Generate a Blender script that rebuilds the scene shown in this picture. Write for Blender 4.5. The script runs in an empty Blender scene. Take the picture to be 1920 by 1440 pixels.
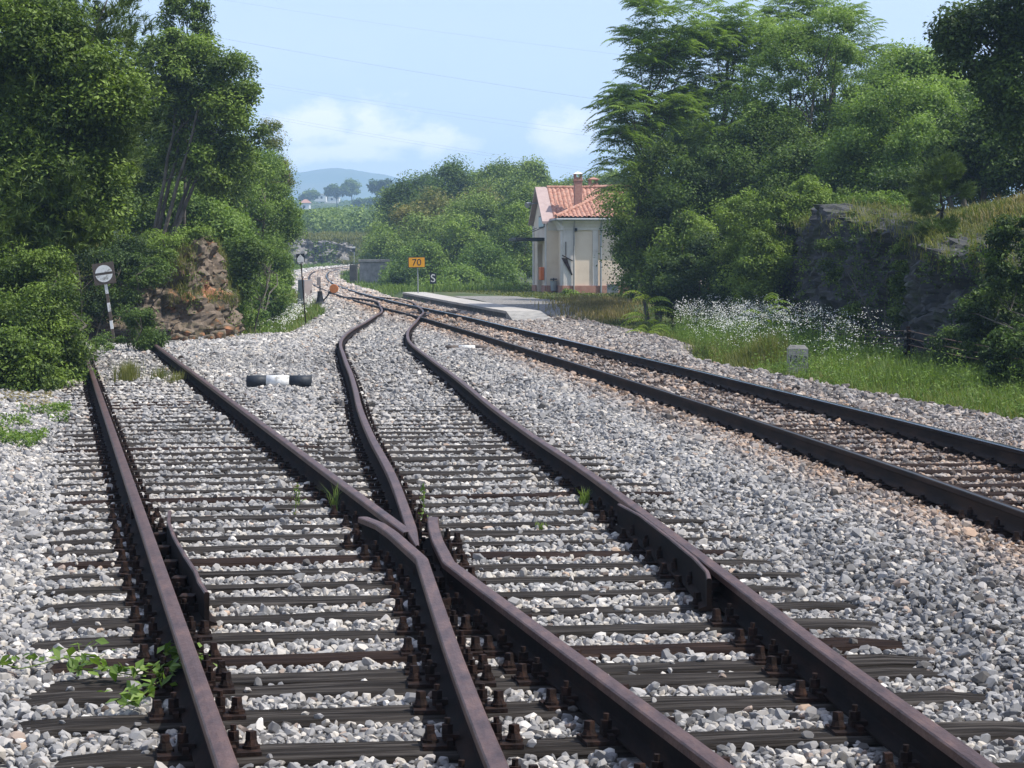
import bpy, bmesh, math, random
import numpy as np
from mathutils import Vector, Matrix
R = math.radians
rng = np.random.default_rng(7)
random.seed(7)

# ------------------------------------------------------------------ camera, sky, sun, exposure
sc = bpy.context.scene
H = 1.53            # eye above the rail heads
cam = bpy.data.cameras.new('camera'); camo = bpy.data.objects.new('camera', cam)
sc.collection.objects.link(camo); sc.camera = camo
camo.location = (0, 0, H); camo.rotation_euler = (R(90), 0, 0)
cam.sensor_width = 36; cam.lens = 75.0; cam.shift_y = -211 / 1920
cam.clip_start = 0.1; cam.clip_end = 20000
SUN = Vector((0.60, -0.12, 0.82)).normalized()
w = bpy.data.worlds.new('World'); sc.world = w; w.use_nodes = True
nt = w.node_tree; nt.nodes.clear()
out = nt.nodes.new('ShaderNodeOutputWorld'); bg = nt.nodes.new('ShaderNodeBackground')
sky = nt.nodes.new('ShaderNodeTexSky'); sky.sky_type = 'NISHITA'; sky.sun_disc = False
sky.sun_elevation = math.asin(SUN.z); sky.sun_rotation = math.atan2(SUN.x, SUN.y)
sky.air_density = 1.0; sky.dust_density = 0.9; sky.ozone_density = 1.5
SKY = 0.145
bg.inputs[1].default_value = SKY
tc = nt.nodes.new('ShaderNodeTexCoord'); mp = nt.nodes.new('ShaderNodeMapping')
mp.inputs['Scale'].default_value = (7.0, 7.0, 16.0); mp.inputs['Location'].default_value = (3.1, 0.7, 0.35)
n1 = nt.nodes.new('ShaderNodeTexNoise'); n1.inputs['Scale'].default_value = 1.0; n1.inputs['Detail'].default_value = 8; n1.inputs['Roughness'].default_value = 0.55
rp = nt.nodes.new('ShaderNodeValToRGB'); rp.color_ramp.elements[0].position = 0.47; rp.color_ramp.elements[1].position = 0.66
sep = nt.nodes.new('ShaderNodeSeparateXYZ')
band = nt.nodes.new('ShaderNodeMapRange'); band.inputs[1].default_value = 0.02; band.inputs[2].default_value = 0.115; band.inputs[3].default_value = 1.0; band.inputs[4].default_value = 0.12
mul = nt.nodes.new('ShaderNodeMath'); mul.operation = 'MULTIPLY'
mul2 = nt.nodes.new('ShaderNodeMath'); mul2.operation = 'MULTIPLY_ADD'; mul2.use_clamp = True; mul2.inputs[1].default_value = 0.08; mul2.inputs[2].default_value = 0.43
mx = nt.nodes.new('ShaderNodeMix'); mx.data_type = 'RGBA'
CLOUD = (5.3, 5.7, 7.6, 1)
mx.inputs[7].default_value = CLOUD
L = nt.links.new
n2c = nt.nodes.new('ShaderNodeTexNoise'); n2c.inputs['Scale'].default_value = 1.0; n2c.inputs['Detail'].default_value = 7; n2c.inputs['Roughness'].default_value = .6
m2c = nt.nodes.new('ShaderNodeMapping'); m2c.inputs['Scale'].default_value = (55, 55, 90); L(tc.outputs['Generated'], m2c.inputs[0]); L(m2c.outputs[0], n2c.inputs[0])
L(tc.outputs['Generated'], mp.inputs[0]); L(mp.outputs[0], n1.inputs[0]); L(n1.outputs[0], rp.inputs[0])
L(tc.outputs['Generated'], sep.inputs[0]); L(sep.outputs[2], band.inputs[0])
acc = None
for cxp, cyp, rx_, rz_ in ((590, 235, .028, .011), (700, 232, .020, .013), (745, 262, .030, .006), (830, 268, .014, .011), (1055, 250, .016, .013), (650, 288, .035, .005)):
    vm = nt.nodes.new('ShaderNodeVectorMath'); vm.operation = 'SUBTRACT'; vm.inputs[1].default_value = ((cxp - 960) / 4000, 1.0, (509 - cyp) / 4000); L(tc.outputs['Generated'], vm.inputs[0])
    v2 = nt.nodes.new('ShaderNodeVectorMath'); v2.operation = 'MULTIPLY'; v2.inputs[1].default_value = (1 / rx_, 1.0, 1 / rz_); L(vm.outputs[0], v2.inputs[0])
    ln = nt.nodes.new('ShaderNodeVectorMath'); ln.operation = 'LENGTH'; L(v2.outputs[0], ln.inputs[0])
    ad = nt.nodes.new('ShaderNodeMath'); ad.operation = 'MULTIPLY_ADD'; ad.inputs[1].default_value = 2.6; L(n2c.outputs[0], ad.inputs[0]); 
    ng_ = nt.nodes.new('ShaderNodeMath'); ng_.operation = 'MULTIPLY_ADD'; ng_.inputs[1].default_value = -1.0; ng_.inputs[2].default_value = -.25; L(ln.outputs['Value'], ng_.inputs[0]); L(ng_.outputs[0], ad.inputs[2])
    cl = nt.nodes.new('ShaderNodeMapRange'); cl.inputs[1].default_value = -.1; cl.inputs[2].default_value = .75; L(ad.outputs[0], cl.inputs[0])
    if acc is None: acc = cl.outputs[0]
    else:
        mxm = nt.nodes.new('ShaderNodeMath'); mxm.operation = 'MAXIMUM'; L(acc, mxm.inputs[0]); L(cl.outputs[0], mxm.inputs[1]); acc = mxm.outputs[0]
L(rp.outputs[0], mul.inputs[0]); L(band.outputs[0], mul.inputs[1])
sc_ = nt.nodes.new('ShaderNodeMath'); sc_.operation = 'MULTIPLY_ADD'; sc_.inputs[1].default_value = .35; L(mul.outputs[0], sc_.inputs[0]); L(acc, sc_.inputs[2]); L(mul.outputs[0], mul2.inputs[0])
L(mul2.outputs[0], mx.inputs[0]); L(sky.outputs[0], mx.inputs[6])
mxc = nt.nodes.new('ShaderNodeMix'); mxc.data_type = 'RGBA'; mxc.inputs[7].default_value = (8.9, 8.4, 8.5, 1); mc_ = nt.nodes.new('ShaderNodeMath'); mc_.operation = 'MULTIPLY'; mc_.inputs[1].default_value = .85; mc_.use_clamp = True
L(sc_.outputs[0], mc_.inputs[0]); L(mc_.outputs[0], mxc.inputs[0]); L(mx.outputs[2], mxc.inputs[6]); L(mxc.outputs[2], bg.inputs[0]); L(bg.outputs[0], out.inputs[0])
sl = bpy.data.lights.new('sun', 'SUN'); sl.energy = 5.0; sl.angle = R(0.55); sl.color = (1.0, 0.955, 0.88)
so = bpy.data.objects.new('sun', sl); sc.collection.objects.link(so); so.rotation_euler = SUN.to_track_quat('Z', 'Y').to_euler()
vs = sc.view_settings; vs.view_transform = 'Standard'; vs.look = 'None'; vs.exposure = 0.34; vs.gamma = 1.0
cy = sc.cycles; cy.max_bounces = 6; cy.diffuse_bounces = 3; cy.glossy_bounces = 2; cy.transmission_bounces = 3
cy.transparent_max_bounces = 4; cy.volume_bounces = 1; cy.use_denoising = True; cy.caustics_reflective = False; cy.caustics_refractive = False

# ------------------------------------------------------------------ helpers
def P(px, py, Y):      # a point of the photograph (1920 wide) seen at distance Y
    return np.array([(px - 960) / 4000 * Y, Y, H - (py - 509) / 4000 * Y])
def PX(px, Y): return (px - 960) / 4000 * Y
def zg(y):             # the line climbs gently beyond 60 m
    t = np.maximum(np.asarray(y, float) - 60, 0) / 100
    return 0.437 * t + 0.373 * t * t
def _h(ix, iy, iz, s=0):
    n = (ix * 374761393 + iy * 668265263 + iz * 2147483647 + s * 1274126177) & 0xffffffff
    n = ((n ^ (n >> 13)) * 1274126177) & 0xffffffff
    return ((n ^ (n >> 16)) & 0xffff) / 65535.0
def vnoise(p, s=0):
    p = np.asarray(p, float); i = np.floor(p).astype(np.int64); f = p - i; f = f * f * (3 - 2 * f)
    r = 0
    for dx in (0, 1):
        for dy in (0, 1):
            for dz in (0, 1):
                wgt = (f[..., 0] if dx else 1 - f[..., 0]) * (f[..., 1] if dy else 1 - f[..., 1]) * (f[..., 2] if dz else 1 - f[..., 2])
                r = r + wgt * _h(i[..., 0] + dx, i[..., 1] + dy, i[..., 2] + dz, s)
    return r
def fbm(p, o=4, s=0):
    r = 0; a = 0.5; p = np.asarray(p, float)
    for k in range(o): r = r + a * vnoise(p * 2 ** k, s + k); a *= 0.5
    return r
def cells(p, s=0):     # nearest cell: distance to the border-ish and a random value, for broken rock
    p = np.asarray(p, float); i = np.floor(p).astype(np.int64)
    d1 = np.full(p.shape[:-1], 9.); d2 = d1.copy(); v = np.zeros(p.shape[:-1])
    for dx in (-1, 0, 1):
        for dy in (-1, 0, 1):
            for dz in (-1, 0, 1):
                c = i + np.array([dx, dy, dz])
                q = c + np.stack([_h(c[..., 0], c[..., 1], c[..., 2], s + k) for k in (1, 2, 3)], -1)
                d = np.linalg.norm(p - q, axis=-1); val = _h(c[..., 0], c[..., 1], c[..., 2], s + 9)
                m = d < d1; d2 = np.where(m, d1, np.minimum(d2, d)); v = np.where(m, val, v); d1 = np.where(m, d, d1)
    return d1, d2 - d1, v
def xy3(x, y, k): return np.stack([np.asarray(x) * k, np.asarray(y) * k, np.zeros_like(np.asarray(x, float))], -1)

class Geo:             # collects pieces; build() links them as ONE mesh
    def __init__(s): s.V = []; s.F = []; s.M = []; s.T = []; s.n = 0
    def add(s, V, F, mat=0, tint=None):
        V = np.asarray(V, float).reshape(-1, 3)
        if isinstance(F, np.ndarray) and F.ndim == 2: Fs = [(F, np.broadcast_to(np.asarray(tint, float), len(F)) if tint is not None else None)]
        else:
            Fs = []
            for k in sorted({len(f) for f in F}): Fs.append((np.array([f for f in F if len(f) == k], dtype=np.int64), None))
        for f, t in Fs:
            s.F.append(f + s.n); s.M.append(np.full(len(f), mat)); s.T.append(t if t is not None else np.full(len(f), 0.5 if tint is None or isinstance(tint, np.ndarray) else tint))
        s.V.append(V); s.n += len(V); return s
    def mesh(s, name, mats, smooth=False, tint=False):
        me = bpy.data.meshes.new(name); V = np.concatenate(s.V)
        me.vertices.add(len(V)); me.vertices.foreach_set('co', V.astype(np.float32).ravel())
        li = np.concatenate([f.ravel() for f in s.F]); tot = np.concatenate([np.full(len(f), f.shape[1]) for f in s.F])
        me.loops.add(len(li)); me.loops.foreach_set('vertex_index', li.astype(np.int32))
        me.polygons.add(len(tot)); me.polygons.foreach_set('loop_start', np.concatenate([[0], np.cumsum(tot)[:-1]]).astype(np.int32))
        me.polygons.foreach_set('loop_total', tot.astype(np.int32))
        me.polygons.foreach_set('material_index', np.concatenate(s.M).astype(np.int32))
        me.polygons.foreach_set('use_smooth', np.full(len(tot), smooth))
        if tint:
            a = me.attributes.new('tint', 'FLOAT', 'FACE'); a.data.foreach_set('value', np.concatenate(s.T).astype(np.float32))
        for m in (mats if isinstance(mats, (list, tuple)) else [mats]): me.materials.append(m)
        me.update(calc_edges=True); return me
    def build(s, name, mats, parent=None, smooth=False, tint=False, bevel=0, loc=None):
        o = bpy.data.objects.new(name, s.mesh(name, mats, smooth, tint)); sc.collection.objects.link(o)
        if parent: o.parent = parent
        if loc is not None: o.location = loc
        if bevel:
            b = o.modifiers.new('bevel', 'BEVEL'); b.width = bevel; b.segments = 2; b.limit_method = 'ANGLE'
        return o
    # primitives
    def box(s, c, d, rz=0, mat=0, top=None, rx=0):
        x, y, z = np.array(d) / 2; tx, ty = (x, y) if top is None else (top[0] / 2, top[1] / 2)
        V = np.array([(-x, -y, -z), (x, -y, -z), (x, y, -z), (-x, y, -z), (-tx, -ty, z), (tx, -ty, z), (tx, ty, z), (-tx, ty, z)])
        if rx: V = V @ np.array(Matrix.Rotation(rx, 3, 'X')).T
        V = V @ np.array(Matrix.Rotation(rz, 3, 'Z')).T + np.array(c)
        return s.add(V, np.array([(3, 2, 1, 0), (4, 5, 6, 7), (0, 1, 5, 4), (1, 2, 6, 5), (2, 3, 7, 6), (3, 0, 4, 7)]), mat)
    def tube(s, pts, rad, n=6, mat=0, cap=True):
        pts = np.array(pts, float); rad = np.broadcast_to(rad, len(pts)); V = []
        for i, p in enumerate(pts):
            t = pts[min(i + 1, len(pts) - 1)] - pts[max(i - 1, 0)]; t = t / (np.linalg.norm(t) + 1e-9)
            a = np.cross(t, (0, 0, 1) if abs(t[2]) < .9 else (1, 0, 0)); a /= np.linalg.norm(a); b = np.cross(t, a)
            th = np.arange(n) / n * 2 * np.pi + (np.pi / 4 if n == 4 else 0)
            V.append(p + rad[i] * (np.cos(th)[:, None] * a + np.sin(th)[:, None] * b))
        V = np.concatenate(V); F = []
        for i in range(len(pts) - 1):
            for k in range(n): F.append((i * n + k, i * n + (k + 1) % n, (i + 1) * n + (k + 1) % n, (i + 1) * n + k))
        if cap: F.append(tuple(range(n))[::-1]); F.append(tuple(range((len(pts) - 1) * n, len(pts) * n)))
        return s.add(V, F, mat)
    def poly(s, pts, d, mat=0):     # extrude a polygon along d
        pts = np.array(pts, float); n = len(pts); V = np.concatenate([pts, pts + np.array(d)])
        F = [tuple(range(n))[::-1], tuple(range(n, 2 * n))] + [(i, (i + 1) % n, n + (i + 1) % n, n + i) for i in range(n)]
        return s.add(V, F, mat)
    def grid(s, A, mat=0):          # A: (n,m,3)
        n, m = A.shape[:2]; i = np.arange(n * m).reshape(n, m)
        F = np.stack([i[:-1, :-1], i[:-1, 1:], i[1:, 1:], i[1:, :-1]], -1).reshape(-1, 4)
        return s.add(A.reshape(-1, 3), F, mat)

def tag(o, label=None, cat=None, group=None, kind=None):
    if label: o['label'] = label
    if cat: o['category'] = cat
    if group: o['group'] = group
    if kind: o['kind'] = kind
    return o
def thing(name, label, cat, loc=(0, 0, 0), group=None, rot=(0, 0, 0)):
    o = bpy.data.objects.new(name, None); sc.collection.objects.link(o); o.location = loc; o.rotation_euler = rot
    o.empty_display_size = 0.2
    return tag(o, label, cat, group)

# ------------------------------------------------------------------ materials
def mat(name, base=(.5, .5, .5), rough=.8, metal=0, spec=.3):
    m = bpy.data.materials.new(name); m.use_nodes = True; b = m.node_tree.nodes['Principled BSDF']
    b.inputs['Base Color'].default_value = (*base, 1); b.inputs['Roughness'].default_value = rough
    b.inputs['Metallic'].default_value = metal; b.inputs['Specular IOR Level'].default_value = spec
    return m
def noisy(name, cols, scale=5, rough=.85, bump=.3, bscale=None, stretch=(1, 1, 1), coord='Object', detail=6, spec=.3, metal=0, dist=0.0, contrast=.25, rnd=False, cells_=None):
    """procedural colour: a noise (and finer noise) run through a ramp of colours"""
    m = mat(name, cols[0], rough, metal, spec); t = m.node_tree; b = t.nodes['Principled BSDF']
    tc = t.nodes.new('ShaderNodeTexCoord'); mp = t.nodes.new('ShaderNodeMapping'); mp.inputs['Scale'].default_value = stretch
    t.links.new(tc.outputs[coord], mp.inputs[0]); src = mp.outputs[0]
    if rnd:
        oi = t.nodes.new('ShaderNodeObjectInfo'); va = t.nodes.new('ShaderNodeVectorMath'); va.operation = 'MULTIPLY_ADD'
        cx = t.nodes.new('ShaderNodeCombineXYZ')
        for k in range(3): t.links.new(oi.outputs['Random'], cx.inputs[k])
        t.links.new(cx.outputs[0], va.inputs[0]); va.inputs[1].default_value = (37, 53, 71); t.links.new(src, va.inputs[2]); src = va.outputs[0]
    n = t.nodes.new('ShaderNodeTexNoise'); n.inputs['Scale'].default_value = scale; n.inputs['Detail'].default_value = detail; n.inputs['Roughness'].default_value = .62; n.inputs['Distortion'].default_value = dist
    t.links.new(src, n.inputs[0]); r = t.nodes.new('ShaderNodeValToRGB'); e = r.color_ramp.elements
    lo, hi = .5 - contrast, .5 + contrast
    for k, c in enumerate(cols):
        p = lo + (hi - lo) * k / max(1, len(cols) - 1)
        if k < 2: e[k].position = p; e[k].color = (*c, 1)
        else: e.new(p).color = (*c, 1)
    t.links.new(n.outputs[0], r.inputs[0]); t.links.new(r.outputs[0], b.inputs['Base Color'])
    if bump:
        n2 = t.nodes.new('ShaderNodeTexNoise'); n2.inputs['Scale'].default_value = bscale or scale * 4; n2.inputs['Detail'].default_value = 8
        t.links.new(src, n2.inputs[0]); bp = t.nodes.new('ShaderNodeBump'); bp.inputs['Strength'].default_value = bump; bp.inputs['Distance'].default_value = .02
        t.links.new(n2.outputs[0], bp.inputs['Height']); t.links.new(bp.outputs[0], b.inputs['Normal'])
    return m
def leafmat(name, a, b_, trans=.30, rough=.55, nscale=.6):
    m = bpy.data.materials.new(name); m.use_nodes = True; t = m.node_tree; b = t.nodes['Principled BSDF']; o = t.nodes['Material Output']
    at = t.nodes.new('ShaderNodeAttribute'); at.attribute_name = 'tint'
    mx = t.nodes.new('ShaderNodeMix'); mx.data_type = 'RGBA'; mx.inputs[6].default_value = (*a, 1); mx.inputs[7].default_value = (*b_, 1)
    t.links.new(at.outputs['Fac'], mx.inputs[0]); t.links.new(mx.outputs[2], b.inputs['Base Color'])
    b.inputs['Roughness'].default_value = rough; b.inputs['Specular IOR Level'].default_value = .25
    tr = t.nodes.new('ShaderNodeBsdfTranslucent'); mt = t.nodes.new('ShaderNodeMix'); mt.data_type = 'RGBA'; mt.blend_type = 'MULTIPLY'
    mt.inputs[0].default_value = 1; mt.inputs[7].default_value = (1.25, 1.35, .55, 1); t.links.new(mx.outputs[2], mt.inputs[6]); t.links.new(mt.outputs[2], tr.inputs[0])
    ms = t.nodes.new('ShaderNodeMixShader'); ms.inputs[0].default_value = trans
    t.links.new(b.outputs[0], ms.inputs[1]); t.links.new(tr.outputs[0], ms.inputs[2]); t.links.new(ms.outputs[0], o.inputs[0])
    return m

M = {}
M['rust_rail'] = noisy('rusted rail steel', [(.045, .023, .019), (.092, .050, .040), (.15, .082, .060)], 14, .47, .25, 70, (1, .25, 1), contrast=.2, spec=.32, metal=.25)
M['rail_side'] = noisy('dark rusted rail web', [(.005, .004, .004), (.011, .0075, .0065), (.026, .014, .010)], 9, .9, .2, 50, (1, .15, 1), contrast=.2, spec=.1)  # rust taken near black, shade of the rail sides put into the colour
M['main_rail'] = noisy('worn rail steel', [(.009, .007, .006), (.024, .015, .011), (.048, .027, .017)], 8, .8, .1, 50, (1, .15, 1), contrast=.2, spec=.15)  # near-black sides carry their shade in the colour
M['dull_head'] = mat('dull rail head', (.035, .032, .028), .4, .6, .5)
M['rail_top'] = mat('polished rail head', (.16, .18, .20), .22, 1.0, .5)
M['iron'] = noisy('rusty iron fittings', [(.007, .0055, .005), (.018, .011, .009), (.045, .023, .016)], 25, .8, .3, 80, contrast=.22, spec=.12, rnd=True)
M['timber'] = noisy('weathered timber', [(.008, .007, .006), (.028, .024, .021), (.085, .076, .068)], 5, .9, .9, 9, (.35, 6, 6), contrast=.2, spec=.05, rnd=True, dist=.4)
M['timber_brown'] = noisy('brown tarred timber', [(.008, .005, .0045), (.022, .014, .011), (.050, .034, .027)], 5, .9, .8, 9, (.35, 6, 6), contrast=.2, spec=.05, rnd=True, dist=.4)
M['bed'] = noisy('ballast dust and fines', [(.07, .066, .062), (.20, .19, .18), (.34, .33, .31)], 28, .95, 1.0, 40, contrast=.14)
M['gravel'] = noisy('fine pale gravel', [(.10, .095, .09), (.20, .19, .175), (.34, .32, .29)], 14, .95, .9, 30, contrast=.15)
M['earth'] = noisy('grassy soil', [(.03, .05, .014), (.06, .085, .025), (.12, .11, .05)], .9, .95, .8, 14, contrast=.2)
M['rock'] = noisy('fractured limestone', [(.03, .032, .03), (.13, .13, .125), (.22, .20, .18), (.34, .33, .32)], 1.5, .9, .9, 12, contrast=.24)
M['rock_dark'] = noisy('mossy dark limestone', [(.014, .018, .010), (.045, .047, .05), (.07, .07, .07), (.035, .045, .02), (.22, .215, .21)], 2.2, .95, 1.0, 14, contrast=.27)  # green and grey rock tones darkened to put the cutting's shade into the colour
M['rock_rust'] = noisy('limestone with ochre earth', [(.36, .14, .06), (.10, .075, .05), (.18, .14, .105), (.07, .06, .035), (.34, .16, .08), (.30, .26, .21)], 1.5, .9, .9, 12, contrast=.26)
M['concrete'] = noisy('old concrete', [(.16, .155, .15), (.27, .26, .24), (.36, .345, .32)], 3, .9, .5, 30, contrast=.2)
M['deck'] = noisy('worn pale concrete deck', [(.30, .28, .25), (.40, .375, .34), (.46, .43, .39)], 2, .9, .4, 20)
M['concrete_dark'] = noisy('darkened concrete', [(.035, .035, .033), (.07, .068, .062), (.13, .125, .115)], 2, .9, .5, 30, contrast=.2)  # dark tone puts the shade of the platform face into the colour
M['bark'] = noisy('grey bark', [(.035, .03, .025), (.08, .07, .055), (.13, .115, .09)], 8, .9, .6, 30, (1, 1, .3), contrast=.2)
M['plaster'] = noisy('cream plaster', [(.62, .50, .38), (.71, .59, .46), (.75, .64, .51)], 1.2, .9, .15, 40, contrast=.25)
M['plaster_pale'] = noisy('pale trim plaster', [(.50, .46, .42), (.60, .56, .51), (.66, .62, .57)], 2, .9, .15, 30, contrast=.25)
M['plinth'] = noisy('terracotta plinth', [(.30, .14, .10), (.38, .20, .145), (.44, .27, .20)], 3, .9, .3, 20, contrast=.25)
M['tile'] = noisy('clay roof tiles', [(.16, .08, .06), (.33, .15, .105), (.46, .27, .20), (.27, .18, .145)], 7, .85, .3, 30, contrast=.24)
M['coping'] = noisy('pinkish stone coping', [(.36, .27, .25), (.46, .36, .33)], 3, .9, .3, 30)
M['brick'] = noisy('chimney brick', [(.26, .12, .09), (.36, .19, .15), (.42, .26, .2)], 9, .9, .4, 40)
M['grey_metal'] = noisy('grey painted sheet metal', [(.20, .215, .225), (.27, .285, .295)], 4, .6, .1, 20)
M['pink_metal'] = noisy('pinkish sheet metal', [(.30, .25, .235), (.36, .31, .295)], 4, .7, .1, 20)  # warmer and paler than the grey sheet metal
M['dark_metal'] = mat('dark iron', (.02, .021, .023), .55, .3)
M['white'] = noisy('white paint', [(.30, .29, .26), (.66, .66, .63), (.74, .74, .71), (.76, .76, .74)], 9, .6, .1, 30, contrast=.15)
M['black'] = noisy('black paint', [(.012, .016, .022), (.03, .036, .045)], 6, .55, .25, 30)
M['sign_brown'] = noisy('faded brown black paint', [(.085, .065, .052), (.12, .095, .078)], 6, .7, .1, 30)
M['yellow'] = mat('yellow sign paint', (.80, .36, .012), .5)
M['orange'] = mat('orange paint', (.62, .15, .035), .5)
M['lever_orange'] = noisy('faded orange enamel', [(.42, .13, .04), (.60, .24, .08)], 12, .6, .1, 30)
M['galv'] = mat('galvanised steel', (.32, .34, .35), .5, .5)
M['door'] = noisy('brown door', [(.14, .09, .06), (.2, .14, .1)], 5, .7, .2, 20, (1, 1, .2))
M['signwhite'] = mat('pale sign face', (.44, .52, .5), .5)
M['wire'] = mat('rusty wire', (.16, .10, .07), .7, .3)
M['lwhite'] = leafmat('white petals', (.55, .56, .52), (.72, .72, .68), .25)
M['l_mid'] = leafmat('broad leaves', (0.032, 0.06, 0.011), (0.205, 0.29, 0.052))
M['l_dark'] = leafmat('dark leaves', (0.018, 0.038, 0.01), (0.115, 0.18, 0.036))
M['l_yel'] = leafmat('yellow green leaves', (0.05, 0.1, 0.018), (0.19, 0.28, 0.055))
M['l_ail'] = leafmat('tree of heaven leaflets', (0.05, 0.095, 0.022), (0.25, 0.355, 0.08), .35, .45)
M['l_seed'] = leafmat('young leaflets', (.10, .17, .02), (.24, .30, .05), .45)
M['l_pine'] = leafmat('pine needles', (0.02, 0.045, 0.011), (0.125, 0.18, 0.036), .15)
M['l_dist'] = leafmat('distant leaves', (0.042, 0.085, 0.02), (0.215, 0.29, 0.058), .25)
M['l_rust'] = leafmat('leaves with ochre seed clusters', (0.08, 0.13, 0.03), (0.24, 0.21, 0.06), .3)
M['g_green'] = leafmat('green grass', (0.07, 0.12, 0.02), (0.18, 0.25, 0.06), .35)
M['g_dry'] = leafmat('dry grass', (.16, .13, .055), (.36, .29, .14), .35)
M['g_mix'] = leafmat('grass half dried', (.07, .10, .02), (.26, .24, .08), .35)

# ------------------------------------------------------------------ track alignment (fitted)
def smooth_fit(pts, lam=30., step=4., y0=0., y1=262.):
    pts = np.array(sorted(pts, key=lambda p: p[1])); k = np.arange(y0, y1 + step, step); n = len(k)
    A = np.zeros((len(pts), n)); i = np.clip(((pts[:, 1] - y0) / step).astype(int), 0, n - 2); f = (pts[:, 1] - k[i]) / step
    A[np.arange(len(pts)), i] = 1 - f; A[np.arange(len(pts)), i + 1] = f
    wt = 1 / (0.01 + 0.0004 * pts[:, 1]); D = np.zeros((n - 2, n))
    for j in range(n - 2): D[j, j:j + 3] = (1, -2, 1)
    Am = np.vstack([A * wt[:, None], D * lam * 10]); b = np.concatenate([pts[:, 0] * wt, np.zeros(n - 2)])
    c = np.linalg.lstsq(Am, b, rcond=None)[0]
    # catmull-rom between knots
    def ev(y):
        y = np.asarray(y, float); j = np.clip(((y - y0) / step).astype(int), 1, n - 3); t = (y - k[j]) / step
        p0, p1, p2, p3 = c[j - 1], c[j], c[j + 1], c[j + 2]
        return .5 * (2 * p1 + (p2 - p0) * t + (2 * p0 - 5 * p1 + 4 * p2 - p3) * t ** 2 + (3 * p1 - p0 - 3 * p2 + p3) * t ** 3)
    return ev
E_ = [[3.3, 13.79], [3.22, 14.73], [3.14, 15.56], [3.05, 16.48], [2.95, 17.52], [2.88, 18.09], [2.78, 19.48], [2.59, 21.31], [2.35, 23.34], [2.09, 26.14], [1.79, 28.65], [1.36, 32.54], [0.79, 38.01], [0.0, 45.01], [-0.68, 51.45], [-1.74, 60.54], [-2.8, 67.93], [-3.45, 72.62], [-5.04, 83.95], [-6.32, 91.89], [-7.3, 98.72], [-9.16, 112.09], [-11.58, 129.42], [-14.44, 153.21], [-16.54, 174.09], [-18.12, 192.23], [-20.12, 221.07], [-20.58, 240.05], [-19.13, 250.06]]
F_ = [[4.38, 18.31], [4.27, 19.21], [4.14, 20.53], [3.99, 22.09], [3.84, 23.99], [3.66, 25.71], [3.41, 28.0], [3.13, 31.06], [2.74, 34.29], [2.36, 37.78], [1.78, 42.66], [1.02, 49.38], [0.0, 58.34], [-0.87, 66.1], [-2.17, 75.59], [-3.41, 82.61], [-4.55, 89.81], [-6.71, 105.62], [-9.17, 123.93], [-11.68, 142.84], [-13.38, 157.0], [-15.58, 179.93], [-17.23, 199.72], [-18.37, 221.1], [-18.09, 236.31]]
C_ = [[-6.79, 100.66], [-5.58, 88.95], [-5.07, 81.81], [-4.63, 69.94], [-4.32, 58.39], [-4.08, 52.39], [-3.86, 47.99], [-3.51, 43.46], [-2.98, 37.65], [-2.21, 29.49], [-1.7, 24.23], [-1.34, 20.68], [-1.17, 18.9], [-0.85, 15.42], [-0.71, 14.04], [-0.62, 13.05], [-0.48, 11.31], [-0.35, 9.94], [-0.2, 8.62], [-0.11, 7.62], [-0.03, 6.57]]
D_ = [[-5.5, 102.34], [-4.28, 93.01], [-3.35, 80.73], [-3.09, 74.81], [-2.9, 66.66], [-2.77, 58.39], [-2.59, 53.3], [-2.24, 47.14], [-1.78, 41.68], [-1.41, 37.58], [-0.95, 32.58], [-0.6, 28.75], [-0.18, 23.28], [0.17, 19.56], [0.65, 15.66], [0.96, 12.17], [1.07, 10.93], [1.22, 9.05], [1.34, 7.77], [1.44, 6.57]]
G2 = .7535
def off(pts, sgn, slope): return [(x + sgn * G2 * math.sqrt(1 + slope(y) ** 2), y) for x, y in pts]
sm = lambda y: -.1 if y < 45 else (-.135 if y < 80 else (-.14 if y < 130 else (-.09 if y < 200 else (0.0 if y < 240 else .2))))
main = smooth_fit(off(E_, 1, sm) + off(F_, -1, sm) + [(4.55, 5), (5.0, 0), (-15.5, 258)], lam=6)
CDp = off(C_, 1, lambda y: -.09) + off(D_, -1, lambda y: -.09)
CDp += [(float(main(y)), y) for y in (106, 108, 110, 112, 114, 118, 122)] * 2 + [(1.33, 0.5), (1.0, 4)]
loop = smooth_fit(CDp, lam=1.2, y1=126)
sidA = lambda y: -.87 - .2133 * (np.asarray(y, float) - 6.57)
sid = lambda y: sidA(y) + .77
def slope(f, y): return (f(np.asarray(y, float) + .3) - f(np.asarray(y, float) - .3)) / .6
def rail_x(f, sgn): return lambda y: f(y) + sgn * G2 * np.sqrt(1 + slope(f, y) ** 2)
xA, xB = rail_x(sid, -1), rail_x(sid, 1)
xC, xD = rail_x(loop, -1), rail_x(loop, 1)
xE, xF = rail_x(main, -1), rail_x(main, 1)

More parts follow.
